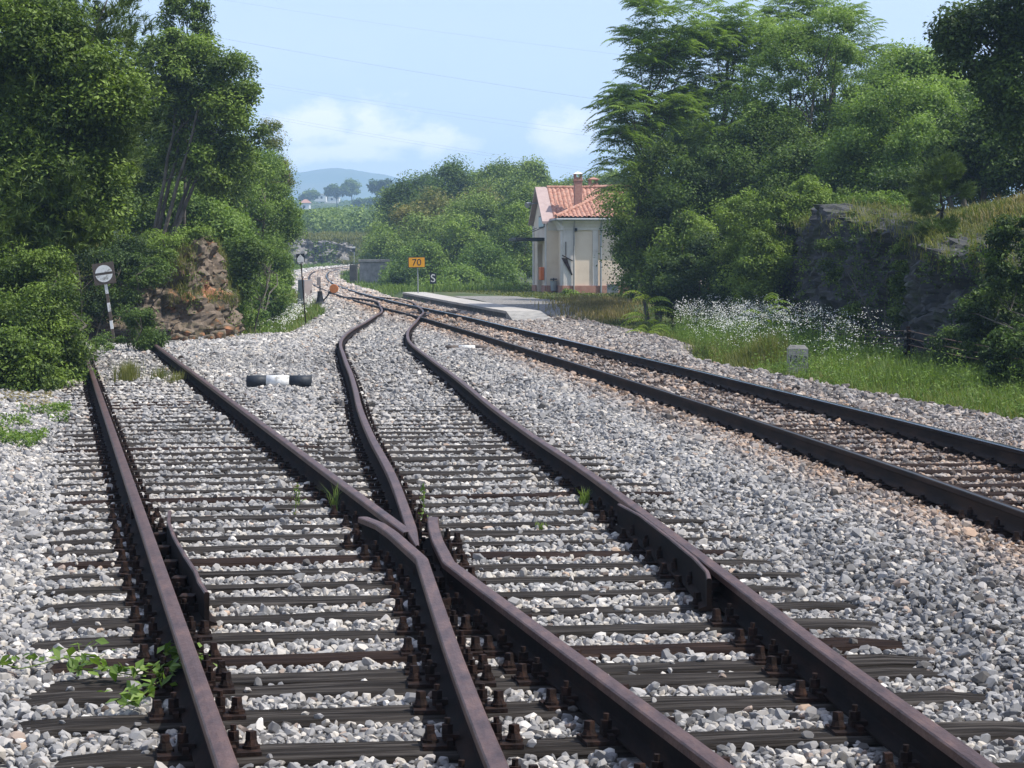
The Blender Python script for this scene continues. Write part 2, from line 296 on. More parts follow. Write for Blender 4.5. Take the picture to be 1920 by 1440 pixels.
RAILP = [(-.0625, -.149), (-.0625, -.139), (-.012, -.122), (-.008, -.112), (-.008, -.052), (-.014, -.043), (-.0335, -.036), (-.0335, -.007), (-.028, -.001), (0, .001),
         (.028, -.001), (.0335, -.007), (.0335, -.036), (.014, -.043), (.008, -.052), (.008, -.112), (.012, -.122), (.0625, -.139), (.0625, -.149)]
CHECKP = [(-.05, -.149), (-.05, -.138), (-.012, -.125), (-.012, .004), (-.008, .012), (.008, .012), (.012, .004), (.012, -.125), (.05, -.138), (.05, -.149)]
def sweep(pts, prof, topmat=None, taper=None):
    pts = np.array(pts, float); t = np.gradient(pts, axis=0); t /= np.linalg.norm(t[:, :2], axis=1)[:, None]
    s = np.stack([t[:, 1], -t[:, 0]], -1); n = len(prof); V = np.zeros((len(pts), n, 3)); tw = np.ones(len(pts)) if taper is None else np.clip(taper[2] + (1 - taper[2]) * (pts[:, 1] - taper[0]) / taper[1], taper[2], 1)
    for k, (a, b) in enumerate(prof):
        V[:, k, :2] = pts[:, :2] + s * a * tw[:, None]; V[:, k, 2] = pts[:, 2] + b
    g = Geo(); idx = np.arange(len(pts) * n).reshape(len(pts), n)
    F = []; mats = []
    A, B, C, Dd = idx[:-1, :], np.roll(idx, -1, 1)[:-1, :], np.roll(idx, -1, 1)[1:, :], idx[1:, :]
    for k in range(n):
        f = np.stack([A[:, k], Dd[:, k], C[:, k], B[:, k]], -1)
        m = 1 if topmat and k in topmat else 0
        F.append((f, m))
    first = True
    g.V.append(V.reshape(-1, 3)); g.n = len(pts) * n
    for f, m in F: g.F.append(f); g.M.append(np.full(len(f), m)); g.T.append(np.full(len(f), .5))
    for row, rev in ((0, False), (len(pts) - 1, True)):
        c = idx[row]; c = c[::-1] if rev else c
        g.F.append(c[None, :]); g.M.append(np.zeros(1, int)); g.T.append(np.full(1, .5))
    return g
def rail(f, y0, y1, label, mats, dz=0, name='rail', step=.6, prof=RAILP, topmat=(6, 7, 8, 9, 10, 11), grp=None, taper=None):
    n = max(3, int((y1 - y0) / step)); y = np.linspace(y0, y1, n)
    g = sweep(np.stack([f(y), y, zg(y) + dz], -1), prof, topmat, taper)
    g.V[0] -= np.array([0, 0, 0]); o = g.build(name, mats); tag(o, label, 'rail', grp)
    for p in o.data.polygons: p.use_smooth = False
    return o
# find where the loop rails meet the main rails
def meet(f, g, lo, hi, tol=.07):
    for y in np.arange(lo, hi, .25):
        if abs(float(f(y)) - float(g(y))) < tol: return y
    return hi
yC = meet(xC, xE, 90, 112); yD = meet(xD, xF, 90, 112)
# crossing of loop's right rail with the main's near rail
ys = np.arange(60, 100, .1); yX = float(ys[np.argmin(np.abs(xD(ys) - xE(ys)))])
rr = [M['rail_side'], M['rust_rail']]; HD = (6, 7, 8, 9, 10, 11)
JY = 14.6; rails = []
rA = rail(xA, 3.5, JY - .008, 'leftmost rusty rail at the bottom left corner, up to its joint', rr, 0, step=.5)
rail(xA, JY + .008, 46.5, 'leftmost rusty rail of the siding beyond the joint, running into the bushes', rr, -.0011)
rail(xB, 12.55, 46, 'right-hand rusty rail of the dead-end siding, ending at the bushes', rr, -.002)
def wingL():
    y = np.arange(3.5, 11.2, .5); p = [(float(xC(v)), v) for v in y] + [(-.485, 11.45), (-.545, 11.75), (-.70, 12.55), (-.80, 12.98), (-.915, 13.3), (-.965, 13.42)]
    return [(a, b, -.0031) for a, b in p]
def wingR():
    y = np.arange(3.5, 11.0, .5); p = [(float(xB(v)), v) for v in y] + [(-.335, 11.3), (-.375, 11.7), (-.425, 12.2), (-.47, 12.8), (-.49, 13.2), (-.49, 13.42)]
    return [(a, b, -.0042) for a, b in p]
def dense(p): 
    p = np.array(p); y = np.arange(p[0, 1], p[-1, 1], .12); return np.stack([np.interp(y, p[:, 1], p[:, 0]), y, np.full(len(y), p[0, 2])], -1)
tag(sweep(dense(wingL()), RAILP, HD).build('wing_rail', rr), 'rusty rail bending at the frog, left branch from the bottom centre', 'rail')
tag(sweep(dense(wingR()), RAILP, HD).build('wing_rail', rr), 'rusty rail bending at the frog, running to the bottom right of centre', 'rail')
tag(rail(xC, 11.92, yC, 'rusty S-curved rail ending as the pointed nose of the frog', rr, -.0005, step=.3, taper=(11.92, .75, .3)))
tag(rail(xD, 3.5, yX - .35, 'long rusty rail curving from the far switch to the bottom right corner', rr, -.0016))
tag(rail(xD, yX + .35, yD, 'short rusty curved rail lying between the two main line rails at the far switch', rr, -.0016))
mm = [M['main_rail'], M['rail_top']]
rail(xE, 3.5, 258, 'near black rail of the main line, its head dull', [M['main_rail'], M['dull_head']], -.0024, topmat=(8,))
rail(xF, 3.5, 258, 'far black rail of the main line with a shiny blue-grey head', mm, 0.0006, topmat=(7, 8, 9))
def check(pts, label):
    pts = np.array(pts); y = np.linspace(pts[0, 1], pts[-1, 1], 40); x = np.interp(y, pts[:, 1], pts[:, 0])
    o = tag(sweep(np.stack([x, y, np.full(40, 0.0)], -1), CHECKP, (3, 4, 5)).build('check_rail', rr), label, 'check rail', 'check rails beside the frog')
    for v in np.arange(pts[0, 1] + .4, pts[-1, 1] - .3, .62):
        g = Geo(); xx = np.interp(v, pts[:, 1], pts[:, 0]); g.box((xx + SG * .055, v, -.085), (.075, .10, .05), 0); g.build('spacer_block', [M['iron']], o, bevel=.004)
SG = -1; check([(-1.445, 10.1), (-1.53, 10.45), (-1.60, 10.8), (-1.745, 11.4), (-1.93, 12.2), (-2.085, 12.95), (-2.175, 13.55)], 'flared check rail standing beside the leftmost rail')
SG = 1; check([(.975, 10.55), (.99, 10.8), (.97, 11.3), (.90, 12.2), (.80, 13.3), (.70, 13.95)], 'long black-sided check rail beside the right-hand turnout rail')
g = Geo(); 
for s in (-1, 1):
    g.box((0, 0, 0), (.022, .62, .085)); g.V[-1] += np.array([s * .025, 0, -.088])
    for k in (-.22, -.08, .08, .22): g.tube([(s * .03, k, -.088), (s * .055, k, -.088)], .014, 6)
fp = g.build('fishplate', [M['iron']], rA, bevel=.003); fp.location = (float(xA(JY)), JY, 0); fp.rotation_euler = (0, 0, math.atan(.2133))
g = Geo(); g.box((-.43, 11.65, -.12), (.09, .5, .03), .1); tag(g.build('spacer_casting', [M['iron']], bevel=.004), 'rusty cast block between the rails just before the frog nose', 'casting')

# ------------------------------------------------------------------ sleepers and fastenings
ZS = -.165      # top of the timbers
def wood(L_, W_=.235, T_=.15, seed=0):
    r = np.random.default_rng(seed); nx = max(8, int(L_ / .18)); xs = np.linspace(-L_ / 2, L_ / 2, nx)
    prof = [(-.5, -1), (-.5, -.12), (-.455, 0), (-.2, .012), (.15, .008), (.455, 0), (.5, -.12), (.5, -1)]
    A = np.zeros((nx, len(prof), 3)); A[:, :, 0] = xs[:, None]
    for k, (a, b) in enumerate(prof): A[:, k, 1] = a * W_; A[:, k, 2] = b * T_
    A[:, 1:7, 1:] += (fbm(np.stack([A[:, 1:7, 0] * 2, A[:, 1:7, 1] * 9, np.full((nx, 6), seed * 7.3)], -1), 3)[..., None] - .45) * np.array([.02, .022])
    A[0, 1:7, 0] -= r.uniform(-.02, .03, 6); A[-1, 1:7, 0] += r.uniform(-.02, .03, 6)
    A[0, 2:6, 2] -= .012; A[-1, 2:6, 2] -= .012
    return A
def wood_geo(L_, seed, W_=.235, T_=.15):
    A = wood(L_, W_, T_, seed); g = Geo(); g.grid(A); n, m = A.shape[:2]
    g.F.append(np.arange(m)[None, :]); g.M.append(np.zeros(1, int)); g.T.append(np.full(1, .5))
    g.F.append((np.arange(m)[::-1] + (n - 1) * m)[None, :]); g.M.append(np.zeros(1, int)); g.T.append(np.full(1, .5)); return g
def hexa(g, c, r, z0, z1, n=6, r1=None): g.tube([(c[0], c[1], z0), (c[0], c[1], z1)], [r, r1 or r], n)
def plate_geo(g): g.box((0, 0, .0075), (.36, .155, .015)); g.box((-.082, 0, .024), (.022, .15, .02)); g.box((.082, 0, .024), (.022, .15, .02))
def screw_geo(g, c=(0, 0)):
    hexa(g, c, .032, .015, .026, 10); hexa(g, c, .027, .026, .045, 10, .02); hexa(g, c, .021, .045, .075, 4, .019)
def clamp_geo(g, c=(0, 0), s=1):
    g.box((c[0] - s * .012, c[1], .033), (.06, .055, .022)); hexa(g, c, .021, .044, .052, 10); hexa(g, c, .022, .052, .078, 6); hexa(g, c, .011, .078, .10, 8)
g = Geo(); plate_geo(g); me_plate = g.mesh('baseplate', [M['iron']])
g = Geo(); screw_geo(g); me_screw = g.mesh('screw', [M['iron']])
g = Geo(); clamp_geo(g); me_clamp = g.mesh('rail_clamp', [M['iron']])
g = Geo(); plate_geo(g)
for s in (-1, 1): screw_geo(g, (s * .15, .0)); clamp_geo(g, (s * .088, 0), s)
me_full = g.mesh('baseplate', [M['iron']])
g = Geo(); g.box((0, 0, .0075), (.30, .14, .015))
for s in (-1, 1): hexa(g, (s * .13, .0), .022, .015, .04, 6); g.box((s * .08, 0, .026), (.05, .05, .02)); hexa(g, (s * .085, 0), .016, .036, .055, 6)
me_low = g.mesh('baseplate', [M['iron']])
EXCL = []       # (cx, cy, cos, sin, halflen, halfwid, keep)
def inst(name, me, parent, loc, rz=0):
    o = bpy.data.objects.new(name, me); sc.collection.objects.link(o); o.parent = parent; o.location = loc; o.rotation_euler = (0, 0, rz); return o
wood_cache = {}
def sleeper(x0, x1, y, ang, railsx, label, group, near=False, m='timber', keep=.03, W_=.235, dz=0):
    """x0,x1 ends along the sleeper's own axis; y at the middle"""
    cx = (x0 + x1) / 2; L_ = (x1 - x0) / math.cos(ang)
    key = (round(L_ * 5), random.randrange(5), round(W_, 2), m)
    if key not in wood_cache: wood_cache[key] = wood_geo(key[0] / 5, key[1] + 3, W_).mesh('sleeper', [M[m]])
    o = bpy.data.objects.new('sleeper', wood_cache[key]); sc.collection.objects.link(o)
    z = float(zg(y)) + ZS + dz; o.location = (cx, y, z); o.rotation_euler = (0, 0, ang)
    tag(o, label, 'sleeper', group); EXCL.append((cx, y, math.cos(ang), math.sin(ang), L_ / 2 + .01, W_ / 2 + .005, keep, group))
    for f in railsx:
        # local abscissa where the rail crosses this sleeper
        t = 0.
        for _ in range(6):
            yy = y + t * math.sin(ang); t = (float(f(yy)) - cx) / math.cos(ang)
        if abs(t) > L_ / 2 - .05: continue
        sl_ = math.atan(float(slope(f, y + t * math.sin(ang)))); rz = -sl_ - ang
        p = inst('baseplate', me_plate if near else (me_full if 13.2 < y < 15 else me_low), o, (t, 0, .001), rz)
        if near:
            for s in (-1, 1):
                inst('screw', me_screw, p, (s * .15, random.uniform(-.02, .02), 0), random.random())
                inst('rail_clamp', me_clamp, p, (s * .088, 0, 0), 0 if s > 0 else math.pi)
    return o
ORD = ['nearest', 'second', 'third', 'fourth', 'fifth', 'sixth', 'seventh', 'eighth', 'ninth', 'tenth', 'eleventh', 'twelfth', 'thirteenth', 'fourteenth',
       'fifteenth', 'sixteenth', 'seventeenth', 'eighteenth', 'nineteenth', 'twentieth']
rows = [6.85, 7.5, 8.1, 8.60, 8.87, 9.30, 9.84, 10.38, 10.92, 11.43, 11.95, 12.45, 12.98, 13.49, 13.98, 14.6, 15.2, 15.8, 16.4, 17.0]
angT = -math.atan(-.152)
WL = lambda y: np.interp(y, [p[1] for p in wingL()], [p[0] for p in wingL()])
WR = lambda y: np.interp(y, [p[1] for p in wingR()], [p[0] for p in wingR()])
for i, y in enumerate(rows + [17.6, 18.2, 18.8]):
    yl = y - .2; rl = float(xA(y)) - random.uniform(.5, .62); rt = float(xD(y)) + random.uniform(.48, .66)
    fs = [xA, xD] + ([WL, WR] if y < 11.3 else [WL, WR] if y < 13.3 else [xB, xC])
    yc = y + .15 * ((rl + rt) / 2 - (rl + .6))
    if i < 20: lab = ORD[i] + ' timber sleeper from the bottom edge under the two joined rusty tracks' if i else 'nearest timber sleeper across the bottom edge under both rusty tracks'
    else: lab = 'long timber sleeper carrying four rusty rails beyond the frog'
    sleeper(rl, rt, yc, angT, fs, lab, 'long sleepers of the rusty turnout', y < 13.6, 'timber' if i % 6 != 5 else 'timber_brown', .03, .235)
for i, y in enumerate((5.65, 6.25)): sleeper(float(xA(y)) - .5, float(xD(y)) + .6, y + .1, angT, [xA, WL, WR, xD], 'timber sleeper just below the bottom edge of the turnout', 'sleepers nearest the camera', True)
aS = math.atan(.2133)
y = 19.3
while y < 45:
    c = float(sid(y)); sleeper(c - 1.25, c + 1.28, y, aS, [xA, xB], 'weathered timber sleeper of the dead-end siding', 'sleepers of the dead-end siding', False, random.choice(['timber', 'timber', 'timber_brown']), .015 if y < 30 else .05)
    y += .6
y = 19.45
while y < 62:
    c = float(loop(y)); a = -math.atan(float(slope(loop, y)))
    sleeper(c - 1.25, c + 1.25, y, a, [xC, xD], 'dark timber sleeper half buried under the S-curved track', 'sleepers of the S-curved track', False, 'timber', (.03 if y < 27 else (.16 if y < 42 else .5)), dz=-.0 if y < 27 else -.008)
    y += .6
y = 8.0
while y < 96:
    c = float(main(y)); a = -math.atan(float(slope(main, y)))
    sleeper(c - 1.28, c + 1.28, y, a, [xE, xF], 'brown timber sleeper of the main line', 'sleepers of the main line', False, 'timber_brown', .34 if y < 50 else .5, dz=-.006)
    y += .6

# ------------------------------------------------------------------ terrain
CR = np.array([(11.5, -30), (10.8, 25), (10.0, 35), (9.5, 45), (9.0, 58), (8.6, 66), (9.5, 72), (16, 80), (40, 90), (60, 130)])
xr = lambda y: np.interp(y, CR[:, 1], CR[:, 0])
CL = np.array([(-60, -30), (-60, 40), (-14, 51.), (-8.3, 54.), (-8.6, 60), (-9.6, 70), (-12.2, 90), (-18, 130), (-27, 200), (-30, 250), (-30, 2000)])
xl = lambda y: np.interp(y, CL[:, 1], CL[:, 0])
sst = lambda t: np.clip(t, 0, 1) ** 2 * (3 - 2 * np.clip(t, 0, 1))
def zt(x, y):
    x, y = np.broadcast_arrays(np.asarray(x, float), np.asarray(y, float))
    yy = np.minimum(y, 262); base = zg(yy) - .36 + (fbm(xy3(x, y, .25), 3, 5) - .45) * .15
    dr = x - xr(y); hr = (np.interp(y, [28, 38, 44, 50, 56], [1.5, 1.65, 2.1, 2.8, 2.9]) + np.interp(y, [40, 56], [.42, .18]) * np.clip(dr, 0, 5) + .1 * np.clip(dr - 5, 0, 10)) * sst(dr / 1.2) * sst((86 - y) / 10)
    dl = xl(y) - x; hl = (2.35 + .10 * np.clip(dl, 0, 14) + (fbm(xy3(x, y, .3), 2, 8) - .4) * .5) * sst(dl / 1.3) * sst((y - 50.5) / 2.)
    hl = hl * sst((x + 70) / 8 + 0 * y + 8)
    lo = -.45 * sst((-x - 9.3 - (y - 100) * .1) / 1.5 * 1.0) * sst((y - 57) / 4) * sst((118 - y) / 20) * (dl < -1.0)
    plat = (.5) * sst((x - xF(np.clip(y, 4, 255)) - 1.2) / .6) * sst((y - 76) / 6) * sst((132 - y) / 12)
    ridge = 2.4 * sst((y - 273) / 3) * sst((-14 - x) / 5) ; fr = 1.5 * sst((y - 262) / 30) + np.interp(y, [300, 600, 850, 1000, 1400, 6000], [0, 2.5, 11, 24, 24, 20])
    bump = 15 * np.exp(-((x - 28) / 45) ** 2 - ((y - 1150) / 160) ** 2)
    return base + hr + hl + lo + plat + ridge + fr + bump
def axis(parts):
    o = []
    for a, b, s in parts: o.append(np.arange(a, b, s))
    return np.concatenate(o)
xs = axis([(-900, -60, 60), (-60, -24, 3), (-24, 24, .5), (24, 60, 3), (60, 900, 60)]); ysx = axis([(-30, 0, 5), (0, 100, .5), (100, 290, 1.5), (290, 1400, 20), (1400, 3400, 200)])
X, Yg = np.meshgrid(xs, ysx); g = Geo(); g.grid(np.stack([X, Yg, zt(X, Yg)], -1))
tag(g.build('ground', [M['earth']], smooth=True), kind='structure')

BRp = np.array([(7.2, 0), (6.4, 20), (5.95, 25), (5.7, 26.7), (5.3, 29.5), (4.77, 33.8), (4.26, 37), (3.6, 43), (3.9, 47), (4.3, 51), (3.7, 61), (3.0, 68), (1.6, 74), (-.6, 80), (-3.5, 95), (-6.0, 110), (-8.5, 130), (-11.9, 155), (-15.3, 190), (-17.2, 220), (-16.6, 240), (-12.5, 262)])
BLp = np.array([(-7.2, 0), (-8, 20), (-8.4, 29), (-7.9, 31), (-9.8, 40), (-11.5, 50), (-9.5, 53.5), (-8.2, 55.2), (-6.1, 57), (-6.5, 66), (-7.1, 79), (-8.7, 95), (-11.2, 112), (-13.6, 130), (-16.8, 155), (-20.5, 190), (-23, 220), (-23.2, 240), (-21, 262)])
BR = lambda y: np.interp(y, BRp[:, 1], BRp[:, 0]); BL = lambda y: np.interp(y, BLp[:, 1], BLp[:, 0])
def zbed(x, y):
    e = np.minimum(x - BL(y), BR(y) - x); base = zg(y) - .230 + .022 * sst((y - 45) / 30) 
    ym_ = np.clip(y, 3, 255); e2 = .037 - .014 * sst((1.0 - np.abs(x - main(ym_))) / .2) + .034 * sst((np.abs(x - main(ym_)) - .86) / .25) * sst((x - xE(ym_) + 1.7) / .5) * (x < main(ym_) + 9)
    ls = .05 * sst((-x + xA(np.clip(y, 3, 46)) - .75) / .4) * (y < 50)
    md = .045 * sst((x - xB(np.clip(y, 3, 60)) - .7) / .5) * sst((xC(np.clip(y, 3, 110)) - x - .7) / .5) * sst((y - 20) / 6)
    mr = .05 * sst((x - xD(np.clip(y, 3, 110)) - .75) / .4) * sst((xE(np.clip(y, 3, 250)) - x - .9) / .4)
    return base + e2 + ls + md + mr - .22 * sst(.55 - e) + (fbm(xy3(x, y, 1.3), 2, 3) - .4) * .03
yb = axis([(2, 30, .2), (30, 70, .4), (70, 262, 1.0)]); tt = np.linspace(0, 1, 90)
Yb = np.repeat(yb[:, None], 90, 1); Xb = BL(Yb) + (BR(Yb) - BL(Yb)) * tt
g = Geo(); g.grid(np.stack([Xb, Yb, zbed(Xb, Yb)], -1)); tag(g.build('ballast_bed', [M['bed']], smooth=True), kind='structure')
# trodden gravel beside the platform
g = Geo(); yp = np.arange(57, 99, .5); tp = np.linspace(0, 1, 14); Yp = np.repeat(yp[:, None], 14, 1)
lo_ = np.interp(Yp, [57, 68, 72, 85, 99], [2.6, 1.2, .9, -.9, -2.9]); hi_ = np.interp(Yp, [57, 61, 66, 73, 85, 99], [4.0, 3.9, 3.5, 3.1, 2.2, .2]); Xp = lo_ + (hi_ - lo_) * tp
zz = np.maximum(zt(Xp, Yp), zbed(Xp, Yp)) + .03
g.grid(np.stack([Xp, Yp, zz], -1)); tag(g.build('gravel_path', [M['gravel']], smooth=True), kind='structure')

# ballast stones: one mass of individually scattered stones
stones = bpy.data.collections.new('stone_kinds')
sm_ = bpy.data.materials.new('crushed limestone'); sm_.use_nodes = True; t = sm_.node_tree; b = t.nodes['Principled BSDF']; b.inputs['Roughness'].default_value = .9; b.inputs['Specular IOR Level'].default_value = .2
def attr(n):
    a = t.nodes.new('ShaderNodeAttribute'); a.attribute_type = 'INSTANCER'; a.attribute_name = n; return a
a1 = attr('tone'); a2 = attr('stain')
r1 = t.nodes.new('ShaderNodeValToRGB'); e = r1.color_ramp.elements
e[0].position = 0; e[0].color = (.085, .08, .074, 1); e[1].position = 1; e[1].color = (.61, .585, .54, 1)
e.new(.3).color = (.195, .195, .195, 1); e.new(.6).color = (.365, .355, .34, 1); e.new(.8).color = (.43, .395, .34, 1)
t.links.new(a1.outputs['Fac'], r1.inputs[0])
mxs = t.nodes.new('ShaderNodeMix'); mxs.data_type = 'RGBA'; mxs.blend_type = 'MULTIPLY'; mxs.inputs[7].default_value = (.86, .60, .44, 1)
t.links.new(a2.outputs['Fac'], mxs.inputs[0]); t.links.new(r1.outputs[0], mxs.inputs[6])
nz = t.nodes.new('ShaderNodeTexNoise'); nz.inputs['Scale'].default_value = 30; nz.inputs['Detail'].default_value = 3; tcs = t.nodes.new('ShaderNodeTexCoord'); t.links.new(tcs.outputs['Object'], nz.inputs[0])
mrg = t.nodes.new('ShaderNodeMapRange'); mrg.inputs[3].default_value = .75; mrg.inputs[4].default_value = 1.2; t.links.new(nz.outputs[0], mrg.inputs[0])
mv = t.nodes.new('ShaderNodeVectorMath'); mv.operation = 'SCALE'; t.links.new(mxs.outputs[2], mv.inputs[0]); t.links.new(mrg.outputs[0], mv.inputs['Scale']); t.links.new(mv.outputs[0], b.inputs['Base Color'])
for k in range(14):
    r = np.random.default_rng(100 + k); bm = bmesh.new()
    d = r.normal(size=(22, 3)); d /= np.linalg.norm(d, axis=1)[:, None]; d *= np.array([1, r.uniform(.65, .95), r.uniform(.5, .75)]) * r.uniform(.84, 1.06, (22, 1))
    for v in d: bm.verts.new(v)
    bmesh.ops.convex_hull(bm, input=bm.verts); me = bpy.data.meshes.new('stone'); 
    for v in [v for v in bm.verts if not v.link_faces]: bm.verts.remove(v)
    bm.to_mesh(me); bm.free(); me.materials.append(sm_); so_ = bpy.data.objects.new('stone', me); stones.objects.link(so_)
def scatter(y0, y1, sp, size, lo=lambda y: BL(y), hi=lambda y: BR(y), lim=.30):
    y = np.arange(y0, y1, sp); out = []
    for v in y:
        a, c = max(float(lo(v)), -lim * v - 1.2), min(float(hi(v)), lim * v + 1.2)
        if c > a: xx = np.arange(a, c, sp); out.append(np.stack([xx, np.full(len(xx), v)], -1))
    p = np.concatenate(out); p += rng.uniform(-.5, .5, p.shape) * sp
    s = size * np.exp(rng.normal(0, .28, len(p))); return p, np.clip(s, size * .5, size * 2.0)
parts = [scatter(5.2, 13, .037, .0215), scatter(13, 24, .041, .0235), scatter(24, 42, .055, .030), scatter(42, 68, .085, .046), scatter(68, 120, .14, .075), scatter(120, 260, .25, .13)]
extra = [scatter(5.2, 24, .21, .030), scatter(24, 60, .30, .045)]
p = np.concatenate([q[0] for q in parts]); s = np.concatenate([q[1] for q in parts]); lvl = np.zeros(len(p))
pe = np.concatenate([q[0] for q in extra]); se = np.concatenate([q[1] for q in extra])
p = np.concatenate([p, pe]); s = np.concatenate([s, se]); lvl = np.concatenate([lvl, np.full(len(pe), .018)])
keep = (p[:, 0] > BL(p[:, 1]) - .1) & (p[:, 0] < BR(p[:, 1]) + .12)
keep &= ~((p[:, 1] > 57) & (p[:, 0] > 1.4 + (p[:, 1] - 57) * -.03) & (p[:, 0] > xF(np.clip(p[:, 1], 3, 255)) + 2.2) & (rng.random(len(p)) < .5))
p, s, lvl = p[keep], s[keep], lvl[keep]; o_ = np.argsort(p[:, 1]); p, s, lvl = p[o_], s[o_], lvl[o_]
on = np.zeros(len(p), bool); rem = np.zeros(len(p), bool); edge = np.zeros(len(p), bool)
for cx, cy_, c, sn, hl_, hw, kp, gp_ in EXCL:
    a, b2 = np.searchsorted(p[:, 1], [cy_ - 1.2, cy_ + 1.2]); q = p[a:b2] - (cx, cy_)
    u = q[:, 0] * c + q[:, 1] * sn; v = -q[:, 0] * sn + q[:, 1] * c
    ins = (np.abs(u) < hl_) & (np.abs(v) < hw); rr_ = rng.random(len(u))
    # stones creep over the timber edges in patches
    pat = fbm(xy3(p[a:b2, 0], p[a:b2, 1], 1.6), 2, 11); kk = kp * np.clip((pat - .25) * 4, 0, 2.2) * np.where(np.abs(v) > hw * .6, 1.5, 1)
    if 'main' in gp_: kk = np.where(u < -.86, 3, np.where(u > .86, 3, kk))
    rem[a:b2] |= ins & (rr_ > kk); on[a:b2] |= ins & (rr_ <= kk)
for f, y0, y1 in ((xA, 0, 46), (xB, 12.5, 46), (WL, 0, 13.4), (WR, 0, 13.4), (xC, 11.9, yC), (xD, 0, yD), (xE, 0, 258), (xF, 0, 258)):
    d = np.abs(p[:, 0] - f(np.clip(p[:, 1], 3, 258))); rem |= (d < .068 + s * .6) & (p[:, 1] > y0) & (p[:, 1] < y1)
rem |= on & (s > .03) & (p[:, 1] < 20)
lv_ = (lvl > 0) & (p[:, 0] > xA(np.clip(p[:, 1], 3, 60)) - .6) & (p[:, 0] < xD(np.clip(p[:, 1], 3, 60)) + .6) & (p[:, 1] < 30); rem |= lv_ & (rng.random(len(p)) < .75)
k_ = ~rem; p, s, lvl, on = p[k_], s[k_], lvl[k_], on[k_]
z = zbed(p[:, 0], p[:, 1]) + s * .25 + lvl + rng.uniform(0, .012, len(p))
z = np.where(on, zg(p[:, 1]) + ZS + s * .45 - .004, z)
yc_ = np.clip(p[:, 1], 3, 255); dm = np.minimum(np.abs(p[:, 0] - xE(yc_)), np.abs(p[:, 0] - xF(yc_)))
stain = .75 * np.exp(-dm / .25) * np.where(p[:, 1] > 112, .18, 1) + .22 * sst((1.9 - np.abs(p[:, 0] - main(yc_))) / .8) + .06
for f, y1 in ((xA, 46), (xD, 100), (xC, 100)): stain += .25 * np.exp(-np.abs(p[:, 0] - f(yc_)) / .12) * (p[:, 1] < y1)
stain += .25 * sst((p[:, 1] - 55) / 30) * sst((p[:, 0] + 6 + (p[:, 1] - 55) * .02) / 2)
stain += .34 * sst(1 - np.abs(p[:, 1] - 84) / 26) * sst((2.3 - np.abs(p[:, 0] - main(yc_) + .5)) / 1.2) + .28 * sst((p[:, 0] - xE(yc_) + .9) / .6)
stain = np.clip(stain * rng.uniform(.3, 1.3, len(p)) + (rng.random(len(p)) < .03) * .6, 0, 1)
tone = np.clip(rng.normal(.49, .23, len(p)) + (fbm(xy3(p[:, 0], p[:, 1], .5), 2, 21) - .45) * .4 + .10 * sst((p[:, 0] + 3.4) / -2) + .14 * sst((p[:, 1] - 85) / 30) - .10 * sst((p[:, 0] - 1.2) / 1.) * (dm > .7), 0, 1)
me = bpy.data.meshes.new('ballast_stones'); me.vertices.add(len(p)); me.vertices.foreach_set('co', np.stack([p[:, 0], p[:, 1], z], -1).astype(np.float32).ravel())
def at_(n, ty, v, f='value'):
    a = me.attributes.new(n, ty, 'POINT'); a.data.foreach_set(f, v.ravel())
at_('tone', 'FLOAT', tone.astype(np.float32)); at_('stain', 'FLOAT', stain.astype(np.float32))
rot = rng.uniform(-.5, .5, (len(p), 3)); rot[:, 2] = rng.uniform(0, 6.28, len(p)); rot[rng.random(len(p)) < .3, :2] *= 3
at_('rot', 'FLOAT_VECTOR', rot.astype(np.float32), 'vector'); at_('scl', 'FLOAT', s.astype(np.float32)); at_('kind_i', 'INT', rng.integers(0, 14, len(p)).astype(np.int32))
bs = bpy.data.objects.new('ballast_stones', me); sc.collection.objects.link(bs); tag(bs, 'pale grey crushed limestone ballast spread between all the tracks', 'gravel', kind='stuff')
def instancer(obj, coll):
    ng = bpy.data.node_groups.new('scatter', 'GeometryNodeTree'); ng.interface.new_socket('Geometry', in_out='INPUT', socket_type='NodeSocketGeometry'); ng.interface.new_socket('Geometry', in_out='OUTPUT', socket_type='NodeSocketGeometry')
    N = ng.nodes; gi = N.new('NodeGroupInput'); go = N.new('NodeGroupOutput'); ip = N.new('GeometryNodeInstanceOnPoints'); ci = N.new('GeometryNodeCollectionInfo')
    ci.inputs['Collection'].default_value = coll; ci.inputs['Separate Children'].default_value = True; ci.inputs['Reset Children'].default_value = True
    mpn = N.new('GeometryNodeMeshToPoints')
    def na(n, ty):
        a = N.new('GeometryNodeInputNamedAttribute'); a.data_type = ty; a.inputs['Name'].default_value = n
        return a.outputs['Attribute']
    ng.links.new(gi.outputs[0], mpn.inputs[0]); ng.links.new(mpn.outputs[0], ip.inputs['Points']); ng.links.new(ci.outputs[0], ip.inputs['Instance']); ip.inputs['Pick Instance'].default_value = True
    ng.links.new(na('kind_i', 'INT'), ip.inputs['Instance Index']); ng.links.new(na('rot', 'FLOAT_VECTOR'), ip.inputs['Rotation']); ng.links.new(na('scl', 'FLOAT'), ip.inputs['Scale'])
    ng.links.new(ip.outputs[0], go.inputs[0]); m_ = obj.modifiers.new('scatter', 'NODES'); m_.node_group = ng
instancer(bs, stones)
print('stones', len(p))

